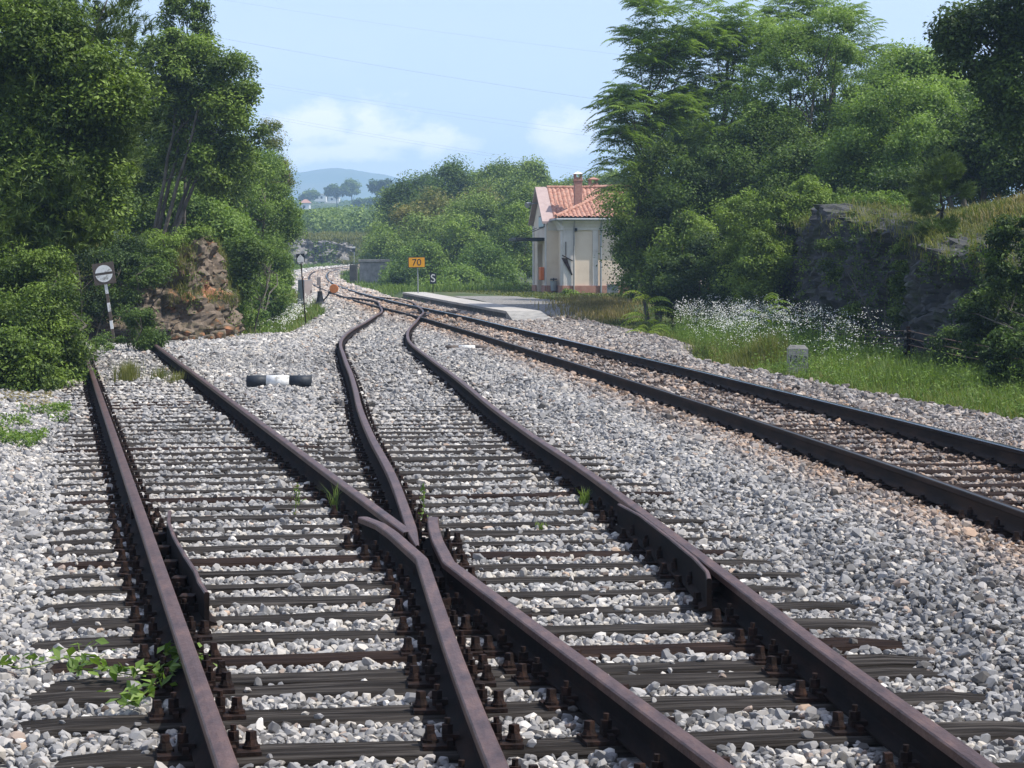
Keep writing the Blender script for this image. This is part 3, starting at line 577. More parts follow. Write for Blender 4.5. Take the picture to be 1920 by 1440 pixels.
# ------------------------------------------------------------------ rock faces
def rock_face(name, label, line, h0, h1, lean, m, step=.18, amp=.55, sc_=1.1, seed=0, cat='rock face', blk=1.):
    line = np.array(line, float); d = np.concatenate([[0], np.cumsum(np.linalg.norm(np.diff(line, axis=0), axis=1))])
    s = np.arange(0, d[-1], step); cx = np.interp(s, d, line[:, 0]); cyy = np.interp(s, d, line[:, 1])
    tx = np.gradient(cx); ty = np.gradient(cyy); l = np.hypot(tx, ty); nx, ny = ty / l, -tx / l     # right-hand normal = towards the viewer side
    k = np.ones(9) / 9; nx = np.convolve(np.pad(nx, 4, 'edge'), k, 'valid'); ny = np.convolve(np.pad(ny, 4, 'edge'), k, 'valid')
    z0 = np.broadcast_to(np.interp(s, d, h0) if len(np.atleast_1d(h0)) > 1 else h0, s.shape); z1 = np.interp(s, d, h1) if len(np.atleast_1d(h1)) > 1 else np.full(s.shape, h1)
    z1 = z1 + (fbm(xy3(s, s * 0 + seed, .55), 3, seed) - .47) * 1.1
    hmax = float((z1 - z0).max()); nt_ = max(12, int(hmax / step)); t = np.linspace(0, 1, nt_)
    top = 6; A = np.zeros((len(s), nt_ + top, 3))
    for j in range(nt_ + top):
        tj = min(j / (nt_ - 1), 1); back = max(0, j - nt_ + 1) * .35
        o = lean * (1 - tj) ** 1.3 - back
        A[:, j, 0] = cx + nx * o; A[:, j, 1] = cyy + ny * o; A[:, j, 2] = z0 + (z1 - z0) * tj - (back * .05)
    q = A * np.array([sc_, sc_, sc_ * .8]); q = q + (fbm(A * .8, 3, seed + 31)[..., None] - .5) * .8
    _, e1, v1 = cells(q, seed); _, e2, v2 = cells(q * 2.7, seed + 5); _, e3, v3 = cells(q * np.array([6., 6., 10.]), seed + 8)
    dsp = amp * (v1 * .8 * blk + .45 * v2 * blk + .24 * v3 + 2.2 * (1 - blk) * (fbm(A * np.array([1.2, 1.2, 2.4]), 5, seed + 2) - .3) - .08 * np.exp(-e3 * 9) + .5 * (fbm(A * 4, 4, seed) - .5) - .22 * np.exp(-e1 * 9) - .1 * np.exp(-e2 * 9)) - amp * .6
    A[:, :, 0] += nx[:, None] * dsp; A[:, :, 1] += ny[:, None] * dsp; A[:, nt_:, 2] += dsp[:, nt_:] * .35; A[:, :nt_, 2] += .12 * (v2[:, :nt_] - .5)
    A[:, -1, 2] -= .6
    g = Geo(); g.grid(A); return tag(g.build(name, [M[m]]), label, cat)
ROCKS = []
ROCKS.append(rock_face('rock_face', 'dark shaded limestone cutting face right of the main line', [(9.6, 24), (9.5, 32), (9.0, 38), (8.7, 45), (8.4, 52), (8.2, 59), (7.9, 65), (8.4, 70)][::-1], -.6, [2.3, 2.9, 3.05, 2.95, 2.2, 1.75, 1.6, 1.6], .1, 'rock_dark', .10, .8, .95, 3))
ROCKS.append(rock_face('rock_face', 'sunlit rock outcrop with ochre earth behind the end of the siding', [(-14.5, 51.0), (-12, 51.6), (-10.2, 52.2), (-9.0, 52.6), (-7.75, 53.2), (-7.45, 54.3), (-7.9, 56), (-8.8, 60), (-9.6, 66)], -.35, [1.4, 1.5, 1.6, 1.75, 2.1, 2.2, 2.3, 2.3, 2.2], .75, 'rock_rust', .075, .55, 1.3, 12, blk=.42))
ROCKS.append(rock_face('rock_face', 'pale grey rock cutting beyond the far curve of the line', [(PX(545, 268), 266), (PX(575, 270), 270), (PX(620, 272), 272), (PX(668, 276), 276)], 1.6, [5.2, 5.6, 5.3, 4.6], 1.5, 'rock', .3, 1.6, .5, 23))
def stone(name, label, c, r, seed, m='rock', cat='stone', grp=None):
    q = np.random.default_rng(seed); bm = bmesh.new()
    for v in q.normal(size=(22, 3)): v = v / np.linalg.norm(v) * np.array(r) * q.uniform(.8, 1.1); bm.verts.new(v)
    bmesh.ops.convex_hull(bm, input=bm.verts)
    for v in [v for v in bm.verts if not v.link_faces]: bm.verts.remove(v)
    me = bpy.data.meshes.new(name); bm.to_mesh(me); bm.free(); me.materials.append(M[m]); o = bpy.data.objects.new(name, me); sc.collection.objects.link(o); o.location = c
    return tag(o, label, cat, grp)
stone('boulder', 'largest pale boulder at the foot of the shaded cutting', P(1808, 706, 38) + (0, 0, .0), (.32, .3, .2), 1)
stone('boulder', 'low flat pale boulder left of the largest one below the cutting', P(1770, 716, 37), (.2, .2, .1), 2)
stone('boulder', 'small pale boulder at the left end of the boulders below the cutting', P(1745, 722, 36.5), (.13, .12, .08), 3)
for k, (px, py, r) in enumerate([(330, 632, .13), (345, 636, .10), (362, 634, .12), (318, 622, .12), (350, 624, .16), (410, 628, .2), (425, 618, .24), (395, 634, .14)]):
    stone('fallen_rock', ['small pale rock', 'small tan rock', 'small cream rock', 'upper pale rock', 'larger pale rock', 'rounded grey rock', 'rightmost big rock', 'flat brown rock'][k] + ' at the foot of the ochre outcrop', P(px, py, 52.0 - (py - 618) * .06), (r * 1.2, r, r * .8), 40 + k, 'rock_rust', grp='rocks below the outcrop')

# ------------------------------------------------------------------ foliage
def unit(a): return a / (np.linalg.norm(a, axis=-1, keepdims=True) + 1e-9)
def leaves(g, c, size, r, up=.5, tint=None, asp=.5, outw=None):
    n = len(c); nrm = r.normal(size=(n, 3)); nrm[:, 2] = np.abs(nrm[:, 2]) * (1 + up) + up * .4
    if outw is not None: nrm += outw * .8
    nrm = unit(nrm); t = unit(np.cross(nrm, r.normal(size=(n, 3)))); t[:, 2] -= .15; t = unit(t); s = unit(np.cross(nrm, t))
    L_ = size * r.uniform(.6, 1.35, (n, 1)); W_ = L_ * asp
    V = np.stack([c - t * L_ * .5, c + s * W_ * .5 + nrm * W_ * .12, c + t * L_ * .5, c - s * W_ * .5 + nrm * W_ * .12], 1)
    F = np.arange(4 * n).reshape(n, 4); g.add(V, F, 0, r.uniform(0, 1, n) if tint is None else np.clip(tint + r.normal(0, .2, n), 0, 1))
def in_ell(ells, n, r, shell=.55):
    vol = np.array([e[3] * e[4] * e[5] for e in ells]) ** .67; pick = r.choice(len(ells), n, p=vol / vol.sum()); e = np.array(ells)[pick]
    d = unit(r.normal(size=(n, 3))); rad = (shell + (1 - shell) * r.random((n, 1))) ** .8 if shell > 0 else r.random((n, 1)) ** .33
    return e[:, :3] + d * e[:, 3:] * rad, d
def el(px, py, Y, rx, ry, rd=None):
    c = P(px, py, Y); a = rx / 4000 * Y; b = ry / 4000 * Y; return [c[0], c[1], c[2], a, rd or (a + b) / 2, b]
def fronds(g, r, base, dirs, L_, n=10, lw=.035, ll=.12, droop=.5, rise=.25, tint=.5):
    m = len(base); t = np.linspace(.12, 1, n)[None, :, None]; d = unit(dirs * np.array([1, 1, 0])) ; Lr = L_ * r.uniform(.75, 1.2, (m, 1, 1))
    p = base[:, None] + d[:, None] * Lr * t * (1 - .15 * t) + np.array([0, 0, 1.]) * Lr * (rise * t - droop * t * t) + np.array([0, 0, 1.]) * (dirs[:, None, 2:3]) * Lr * t * .8
    side = np.stack([-d[:, 1], d[:, 0], np.zeros(m)], -1)[:, None]
    dirz = np.array([0, 0, 1.]); out_V = []; T = []
    tn = np.broadcast_to(np.clip(tint + r.normal(0, .22, (m, 1)), 0, 1), (m, n))
    for sg in (-1, 1):
        a = unit(side * sg + d[:, None] * .45 - dirz * .45 + r.normal(0, .1, (m, n, 3))); wv = unit(d[:, None] + dirz * .1) ; l_ = ll * np.sin(np.pi * (.2 + .75 * t)) * 1.1
        V = np.stack([p, p + a * l_ * .4 + wv * lw * .5, p + a * l_, p + a * l_ * .4 - wv * lw * .5], 2); out_V.append(V.reshape(-1, 3)); T.append(tn.ravel())
    a = np.concatenate(out_V); g.add(a, np.arange(len(a)).reshape(-1, 4), 0, np.concatenate(T))
    pp = np.concatenate([base[:, None], p], 1); V = np.stack([pp[:, :-1] + dirz * .006, pp[:, 1:] + dirz * .004, pp[:, 1:] - dirz * .004, pp[:, :-1] - dirz * .006], 2)
    g.add(V.reshape(-1, 3), np.arange(4 * m * n).reshape(-1, 4), 0, .8)
def limbs(g, base, ends, r0, r, bend=.25, mat=0):
    base = np.array(base, float)
    for e in ends:
        e = np.array(e, float); L_ = np.linalg.norm(e - base); k = 5; t = np.linspace(0, 1, k)[:, None]
        mid = base + (e - base) * t + np.array([0, 0, 1]) * (bend * L_ * (t - t * t) * .6) + r.normal(0, .03 * L_, (k, 3)) * (t * (1 - t) * 2)
        g.tube(mid, r0 * (1 - .8 * t[:, 0]), 5, mat, False)
def tree(name, label, cat, base, ells, mtl, n, size, seed, clumps=40, crad=.42, trunk=.09, stems=1, group=None, kind='leaf', shell=.45, up=.5, tintb=.5, asp=.5, extra=None, bark='bark', split=.35):
    r = np.random.default_rng(seed); base = np.array(base, float); n = int(n * (1.5 if kind == 'leaf' else 1.3 if kind == 'pine' else 1.7)); size = size * (1.12 if kind == 'leaf' else 1.65 if kind == 'frond' else 1)
    root = thing(name, label, cat, tuple(base), group)
    cc, dd = in_ell(ells, clumps, r, shell); ctr = np.mean([e[:3] for e in ells], 0)
    tg = Geo(); ends = cc[r.choice(clumps, min(clumps, 16 + stems * 3), replace=False)]
    for s_ in range(stems):
        a = s_ * 2.4; b0 = base + np.array([math.cos(a), math.sin(a), 0]) * (.12 * (stems > 1)) * stems ** .5 - np.array([0, 0, .3])
        fork = base + (ctr - base) * split + (np.array([math.cos(a), math.sin(a) * .7, 0]) * .35 * (stems > 1)); top = ctr + (np.array([math.cos(a), math.sin(a), 0.2]) * .8 * (stems > 1))
        kk = 8; tq = np.linspace(0, 1, kk)[:, None]; pth = (1 - tq) ** 2 * b0 + 2 * tq * (1 - tq) * fork + tq ** 2 * top + r.normal(0, .04, (kk, 3)) * tq
        tg.tube(pth, trunk * (1 - .6 * tq[:, 0]), 7)
        mine = ends[s_::stems]
        for e_ in mine: limbs(tg, pth[min(7, max(3, int(3 + 5 * np.clip((e_[2] - base[2]) / max(.5, top[2] - base[2]) - .45, 0, 1))))], [e_], trunk * .32, r, .1)
    tg.V = [v - base for v in tg.V]; tg.build('trunk', [M[bark]], root, smooth=True)
    g = Geo(); w_ = r.uniform(.4, 1.6, clumps); w_ /= w_.sum(); ci = r.choice(clumps, n, p=w_); cr = crad * r.uniform(.6, 1.7, clumps)
    ct = np.clip(r.normal(tintb, .28, clumps), 0, 1)
    if kind == 'leaf':
        o = r.normal(size=(n, 3)) * .52; o *= np.minimum(1, 1.15 / (np.linalg.norm(o, axis=1, keepdims=True) + 1e-6)); pos = cc[ci] + o * cr[ci][:, None] * np.array([1, 1, .75])
        leaves(g, pos, size, r, up, ct[ci] + .25 * o[:, 2], asp, o)  # tint rises toward clump tops: light from above put into leaf colour
    elif kind == 'pine':
        tw = cc[ci] + r.normal(0, .4, (n, 3)) * cr[ci][:, None]; ax = unit(unit(tw - ctr) * np.array([1, 1, .2]) + np.array([0, 0, .55]) + r.normal(0, .35, (n, 3))); K = 26
        dr = unit(ax[:, None] * 1.0 + r.normal(0, .55, (n, K, 3))); b0 = tw[:, None] + ax[:, None] * r.uniform(-.05, .1, (n, K, 1)); wv = unit(np.cross(dr, r.normal(size=(n, K, 3)))) * size * .05
        tip = b0 + dr * size * r.uniform(.75, 1.15, (n, K, 1)); V = np.stack([b0 - wv, b0 + wv, tip], 2).reshape(-1, 3)
        g.add(V, np.arange(len(V)).reshape(-1, 3), 0, np.repeat(ct[ci], K) + r.normal(0, .12, n * K))
    elif kind == 'frond':
        ax = unit(cc[ci] - ctr + r.normal(0, .3, (n, 3)) * 2); b0 = cc[ci] + r.normal(0, .22, (n, 3)) * cr[ci][:, None]
        ang = r.uniform(0, 6.28, n); dr = np.stack([np.cos(ang), np.sin(ang), r.uniform(-.15, .55, n)], -1) + ax * .25
        fronds(g, r, b0, dr, size, 12, size * .058, size * .19, .6, .34, .55)
    if extra: extra(g, r, cc, ctr)
    g.V = [v - base for v in g.V]; g.build('crown', [M[mtl]] if not isinstance(mtl, list) else [M[q] for q in mtl], root, tint=True)
    return root
def gp(px, Y, dz=0):  # a base on the ground under a pixel column
    x = PX(px, Y); return (x, Y, float(zt(x, Y)) + dz)
def ail(label, base, ells, n, seed, size=.62, clumps=60, crad=.5, **k):
    def ex(g, r, cc, ctr):
        m = n * 7; ci = r.choice(len(cc), m); o = unit(r.normal(size=(m, 3))) * r.random((m, 1)) ** .5; leaves(g, cc[ci] * .8 + ctr * .2 + o * .5, .12, r, .5, .32 + 0 * o[:, 0], .4)
    return tree('tree_of_heaven', label, 'tree', base, ells, k.pop('mtl', 'l_ail'), n, size, seed, clumps, crad, kind='frond', extra=ex, **k)

# right-hand group, on and beside the cutting
ail('tall tree of heaven overhanging the station roof with drooping fronds', gp(1235, 76), [el(1240, 60, 77, 70, 75), el(1225, 180, 77, 75, 80), el(1165, 215, 76, 50, 50), el(1170, 320, 76, 50, 60), el(1270, 150, 78, 80, 90)], 720, 201, .70, 75, .5, trunk=.11)
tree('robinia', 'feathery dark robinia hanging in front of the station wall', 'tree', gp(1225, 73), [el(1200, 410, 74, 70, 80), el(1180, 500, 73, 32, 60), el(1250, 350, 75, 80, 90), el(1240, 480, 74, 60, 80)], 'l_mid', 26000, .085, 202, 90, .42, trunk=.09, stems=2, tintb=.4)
ail('tree of heaven with reddish seed heads left of the tallest crowns', gp(1330, 78), [el(1350, 60, 79, 75, 75), el(1330, 190, 79, 80, 90), el(1420, 110, 80, 60, 80)], 620, 203, .66, 70, .55, trunk=.12)
tree('robinia', 'light airy robinia with sky showing through, top centre right', 'tree', gp(1480, 72), [el(1480, 120, 74, 80, 110), el(1560, 60, 74, 80, 70), el(1440, 230, 74, 90, 90), el(1600, 150, 74, 80, 80), el(1520, 260, 74, 90, 80)], 'l_ail', 40000, .085, 204, 170, .36, trunk=.1, stems=3, tintb=.6, shell=.25)
ail('tree of heaven rising behind the light airy robinia', gp(1560, 82), [el(1560, 60, 84, 90, 65), el(1640, 130, 84, 70, 60), el(1500, 40, 85, 70, 60)], 480, 205, .6, 60, .5, trunk=.1)
tree('robinia', 'broad pale green tree above the cutting right of the airy robinia', 'tree', gp(1690, 64), [el(1690, 220, 66, 100, 80), el(1620, 300, 66, 90, 80), el(1740, 290, 64, 90, 70), el(1780, 190, 68, 60, 60)], 'l_ail', 42000, .09, 206, 150, .42, trunk=.12, stems=2, tintb=.62)
tree('oak', 'dark green oak crown in the top right corner', 'tree', (PX(1990, 46), 46, float(zt(PX(1990, 46), 46))), [el(1870, 70, 46, 90, 80), el(1800, 60, 46, 40, 40), el(1930, 160, 46, 90, 110), el(1850, 170, 47, 45, 45), el(1940, 20, 46, 90, 90)], 'l_dark', 30000, .10, 207, 110, .34, trunk=.14, tintb=.45, shell=.5)
tree('oak', 'dark tree between the oak crown and the small pine', 'tree', gp(1840, 57), [el(1850, 270, 57, 90, 70), el(1780, 310, 57, 70, 60), el(1920, 290, 56, 80, 80)], 'l_dark', 30000, .095, 208, 100, .36, trunk=.11, tintb=.5)
tree('hornbeam', 'dark understorey tree behind the sunlit shrub on the cutting', 'tree', gp(1390, 72), [el(1370, 330, 73, 100, 90), el(1300, 400, 72, 70, 90), el(1460, 300, 73, 80, 80), el(1330, 490, 71, 70, 70)], 'l_dark', 42000, .10, 209, 120, .5, trunk=.1, stems=2, tintb=.42)
tree('hornbeam', 'dark leafy tree right of the middle behind the cutting top', 'tree', gp(1560, 68), [el(1540, 340, 68, 90, 60), el(1620, 350, 66, 80, 45), el(1690, 360, 62, 70, 40), el(1480, 360, 68, 70, 60)], 'l_dark', 36000, .095, 210, 100, .45, trunk=.1, stems=2, tintb=.55)
tree('hazel_shrub', 'sunlit yellow green shrub growing over the left end of the cutting', 'shrub', (PX(1450, 60), 60.5, -.3), [el(1470, 420, 61, 75, 70), el(1420, 500, 60, 60, 80), el(1530, 380, 61, 60, 45), el(1500, 490, 61, 50, 60), el(1390, 430, 62, 50, 70)], 'l_mid', 52000, .07, 211, 190, .27, trunk=.05, stems=4, tintb=.75)
tree('hazel_shrub', 'dark shrub at the foot of the cutting behind the white flowers', 'shrub', (PX(1320, 63), 64, -.3), [el(1310, 510, 64, 70, 65), el(1390, 545, 62, 60, 45), el(1260, 540, 65, 45, 45), el(1460, 560, 61, 45, 35)], 'l_dark', 30000, .085, 212, 80, .34, trunk=.05, stems=4, tintb=.25)
tree('elder_shrub', 'grey green shrub beside the station corner', 'shrub', (PX(1275, 67), 67, -.2), [el(1270, 470, 66, 45, 45), el(1240, 520, 66, 35, 40), el(1300, 430, 66, 30, 30)], 'l_mid', 12000, .09, 213, 45, .32, trunk=.04, stems=3, tintb=.7)
tree('young_pine', 'small young pine standing on top of the cutting', 'tree', (PX(1775, 47), 47.5, 2.75), [el(1740, 350, 45, 32, 24), el(1785, 330, 45, 26, 26), el(1765, 300, 45, 18, 22), el(1730, 385, 45, 22, 16), el(1810, 370, 45, 24, 14), el(1760, 440, 44.5, 38, 22)], 'l_pine', 620, .14, 214, 34, .14, trunk=.045, kind='pine', split=.5, tintb=.7)
tree('ivy', 'dark ivy and brambles hanging over the right end of the cutting', 'climber', (8.9, 33, .5), [el(1900, 480, 35, 45, 90, .5), el(1860, 600, 36, 70, 80, .4), el(1800, 650, 38, 60, 45, .4), el(1910, 660, 33, 60, 60, .5)], 'l_dark', 20000, .06, 215, 90, .16, trunk=.02, stems=3, tintb=.25, up=.2)
tree('ivy', 'patch of creepers on the middle of the cutting face', 'climber', (8.2, 47, .3), [el(1690, 540, 46, 30, 90, .3), el(1720, 470, 46, 40, 40, .3), el(1620, 600, 50, 50, 40, .3), el(1560, 480, 52, 25, 50, .3)], 'l_mid', 9000, .06, 216, 70, .15, trunk=.015, stems=3, tintb=.25, up=.2)
tree('bramble', 'low sunlit brambles along the top edge of the cutting', 'shrub', (PX(1600, 60), 61, 2.6), [el(1580, 385, 61, 70, 20, 1.0), el(1650, 385, 60, 60, 18, 1.0), el(1700, 400, 56, 30, 16)], 'l_yel', 12000, .07, 217, 60, .25, trunk=.02, stems=3, tintb=.5)

fill = [('dense tree directly behind the hanging robinia', 1190, 88, [(1210, 420, 60, 120), (1260, 300, 80, 100), (1180, 500, 30, 60)], 'l_ail', .35), ('dense dark tree behind the second tree of heaven', 1360, 90, [(1340, 280, 100, 120), (1400, 420, 110, 120), (1290, 460, 80, 100)], 'l_dark', .5),
 ('dense tree under the airy robinia', 1480, 84, [(1480, 330, 110, 110), (1540, 250, 100, 80), (1430, 260, 90, 90)], 'l_ail', .45), ('dense tree behind the broad pale green tree', 1700, 78, [(1650, 270, 110, 100), (1740, 330, 110, 70), (1580, 340, 80, 70)], 'l_ail', .5),
 ('dense tree closing the gap below the oak crown', 1860, 72, [(1850, 300, 110, 90), (1900, 220, 80, 90), (1780, 300, 80, 80)], 'l_dark', .7), ('bright tree between the airy robinia and the oak', 1800, 70, [(1760, 190, 60, 70), (1700, 150, 60, 50), (1800, 250, 60, 60)], 'l_ail', .6)]
for i, (lab, px, Y, es, mt2, tb) in enumerate(fill):
    tree('hornbeam', lab, 'tree', gp(px, Y), [el(a, b, Y, c, d) for a, b, c, d in es], mt2, 36000, .11, 240 + i, 120, .55, trunk=.1, stems=2, tintb=tb)

# left-hand group
tree('blackthorn', 'dark bushes hanging over the left part of the cutting face', 'shrub', (PX(1590, 58), 60, 2.6), [el(1560, 420, 58, 45, 35, .6), el(1540, 520, 58, 35, 70, .5), el(1640, 425, 56, 35, 20, .5), el(1590, 470, 57, 30, 40, .4)], 'l_mid', 15000, .065, 218, 90, .24, trunk=.03, stems=3, tintb=.35)
tree('blackthorn', 'bush hanging from the cutting top below the young pine', 'shrub', (PX(1760, 47), 47.5, 2.2), [el(1765, 450, 46.5, 34, 30, .5), el(1740, 500, 46, 26, 40, .4), el(1700, 560, 46, 30, 60, .3)], 'l_dark', 9000, .06, 219, 60, .2, trunk=.03, stems=3, tintb=.5)
tree('bramble', 'low leafy bushes at the roots of the multi-stemmed tree on the outcrop', 'shrub', (PX(320, 54), 54, 2.0), [el(310, 450, 53.2, 50, 16, .5), el(260, 465, 52.6, 40, 18, .5), el(370, 440, 53.6, 40, 12, .4), el(300, 480, 52.2, 26, 14, .3)], 'l_mid', 11000, .06, 317, 70, .17, trunk=.02, stems=3, tintb=.45)
lfill = [('dense tree behind the pine, far left', 60, 62, [(60, 200, 160, 200), (160, 400, 110, 110), (30, 430, 90, 110)], 'l_dark', .6), ('dense tree behind the multi-stemmed trunks', 300, 74, [(290, 390, 70, 60), (240, 300, 80, 110), (330, 300, 60, 80), (370, 390, 50, 50)], 'l_mid', .4),
 ('tree filling between multi-stemmed tree and bright robinia', 400, 78, [(390, 330, 60, 60), (370, 420, 60, 60), (430, 300, 50, 50)], 'l_mid', .6), ('bright shrub foliage above the outcrop top', 370, 66, [(350, 400, 60, 40), (410, 440, 50, 40), (300, 420, 50, 30)], 'l_yel', .55)]
for i, (lab, px, Y, es, mt2, tb) in enumerate(lfill):
    tree('hornbeam', lab, 'tree', gp(px, Y), [el(a, b, Y, c, d) for a, b, c, d in es], mt2, 36000, .10, 340 + i, 120, .5, trunk=.1, stems=2, tintb=tb)
def pine_ex(g, r, cc, ctr): pass
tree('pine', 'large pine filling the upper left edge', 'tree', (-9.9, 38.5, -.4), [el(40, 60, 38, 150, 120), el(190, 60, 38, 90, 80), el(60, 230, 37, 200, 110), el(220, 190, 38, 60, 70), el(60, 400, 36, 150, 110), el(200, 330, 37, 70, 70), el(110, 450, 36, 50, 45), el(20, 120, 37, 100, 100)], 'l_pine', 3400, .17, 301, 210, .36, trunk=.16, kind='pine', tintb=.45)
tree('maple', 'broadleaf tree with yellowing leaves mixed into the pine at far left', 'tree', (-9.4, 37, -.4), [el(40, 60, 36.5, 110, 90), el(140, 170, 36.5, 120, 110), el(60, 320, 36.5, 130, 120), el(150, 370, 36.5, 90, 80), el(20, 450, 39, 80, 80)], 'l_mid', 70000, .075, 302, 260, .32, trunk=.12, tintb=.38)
tree('hornbeam', 'dense green hornbeam bush at the left edge beside the siding', 'shrub', (-8.1, 31, -.4), [el(50, 610, 32, 90, 80), el(110, 670, 33, 60, 60), el(20, 690, 30, 80, 60), el(50, 530, 34, 80, 60), el(105, 575, 37, 38, 45), el(60, 720, 31, 80, 28)], 'l_mid', 60000, .052, 303, 330, .18, trunk=.05, stems=4, tintb=.25)
tree('pine', 'young pine shoots poking out of the bush left of the stop sign', 'tree', (PX(60, 40), 40, -.4), [el(80, 600, 39, 26, 25), el(60, 560, 39, 40, 30), el(70, 500, 39, 50, 36), el(40, 620, 39, 40, 30)], 'l_pine', 900, .15, 304, 50, .25, trunk=.05, kind='pine', tintb=.6)
tree('ash', 'multi-stemmed tree with bare dark trunks above the rock outcrop', 'tree', (PX(292, 57), 57.5, 2.3), [el(370, 140, 58, 85, 70), el(420, 220, 58, 55, 70), el(330, 230, 59, 80, 80), el(400, 310, 58, 60, 50), el(300, 130, 58, 70, 60), el(440, 140, 58, 36, 60), el(455, 250, 58, 30, 50), el(350, 90, 58, 60, 40)], 'l_mid', 56000, .09, 305, 190, .34, trunk=.065, stems=5, tintb=.45, split=.55)
tree('oak', 'dark backdrop tree behind the multi-stemmed tree', 'tree', (-12.5, 68, 2), [el(250, 260, 68, 110, 140), el(160, 380, 66, 110, 110), el(300, 380, 68, 70, 60), el(60, 250, 66, 120, 200)], 'l_dark', 44000, .11, 306, 130, .6, trunk=.13, stems=2, tintb=.4)
tree('slender_pine', 'slender tree top against the sky above the left trees', 'tree', (PX(345, 64), 64, 2.3), [el(340, 15, 64, 30, 26), el(375, 40, 64, 18, 45), el(310, 40, 64, 22, 14), el(380, 0, 64, 12, 30)], 'l_mid', 3800, .09, 307, 34, .22, trunk=.05, tintb=.4, split=.5)
tree('robinia', 'bright feathery robinia leaning toward the far curve, left', 'tree', (PX(470, 84), 84, .6), [el(430, 400, 82, 80, 70), el(480, 330, 84, 60, 60), el(510, 420, 84, 48, 70), el(400, 340, 80, 60, 50), el(480, 500, 80, 60, 50)], 'l_yel', 60000, .085, 308, 170, .42, trunk=.09, stems=3, tintb=.5)
tree('robinia', 'robinia with reddish seed pods at the edge of the sky, left', 'tree', (PX(480, 92), 92, .8), [el(500, 260, 92, 28, 34), el(480, 330, 93, 40, 45), el(525, 330, 94, 18, 36), el(530, 420, 96, 24, 60)], 'l_rust', 16000, .09, 309, 80, .38, trunk=.07, stems=2, tintb=.25)
tree('hazel_shrub', 'bright green shrubs directly right of the rock outcrop', 'shrub', (PX(470, 66), 66, -.3), [el(465, 590, 64, 30, 50), el(450, 520, 68, 28, 60), el(500, 560, 72, 40, 45), el(440, 450, 72, 40, 50), el(520, 500, 80, 30, 50)], 'l_yel', 32000, .075, 310, 110, .3, trunk=.04, stems=4, tintb=.55)
tree('hazel_shrub', 'blue green shrub half way up beside the rock outcrop', 'shrub', (PX(462, 63), 63, -.3), [el(465, 480, 63, 26, 32), el(455, 530, 63, 20, 30)], 'l_dark', 6000, .08, 311, 30, .28, trunk=.03, stems=2, tintb=.8)
tree('dogwood_shrub', 'dark green shrub growing over the end of the siding rails', 'shrub', (PX(262, 45.5), 45.5, -.2), [el(262, 618, 45.5, 26, 40, .35), el(285, 640, 45, 20, 18, .3), el(250, 590, 45.5, 16, 22, .3)], 'l_dark', 6500, .05, 312, 40, .16, trunk=.02, stems=4, tintb=.65)
tree('dogwood_shrub', 'dark leafy shrub on the rock just right of the stop sign', 'shrub', (PX(255, 51), 51, .6), [el(262, 520, 50.5, 26, 20, .4), el(290, 510, 51, 24, 20, .4), el(245, 550, 50.5, 14, 18, .3)], 'l_dark', 6000, .06, 313, 36, .2, trunk=.02, stems=3, tintb=.6)
tree('bramble', 'shaded brambles behind the stop sign', 'shrub', (PX(150, 50), 50, -.3), [el(190, 570, 50.2, 50, 34, .3), el(120, 560, 50, 50, 40, .3), el(225, 500, 51, 40, 24, .4), el(130, 480, 50, 70, 30, .5), el(60, 520, 49, 50, 70, .5), el(240, 470, 52, 50, 22, .5), el(150, 610, 49, 40, 14, .3)], 'l_dark', 24000, .06, 314, 110, .24, trunk=.02, stems=3, tintb=.3)
tree('bramble', 'leafy suckers around the left rail end', 'shrub', (PX(190, 44), 44, -.2), [el(190, 650, 44, 18, 10, .3), el(130, 660, 43, 22, 14, .3), el(205, 635, 46, 30, 10, .3), el(110, 700, 36, 45, 25, .4), el(150, 720, 33, 25, 16, .3)], 'l_yel', 9000, .045, 315, 60, .12, trunk=.012, stems=3, tintb=.45)

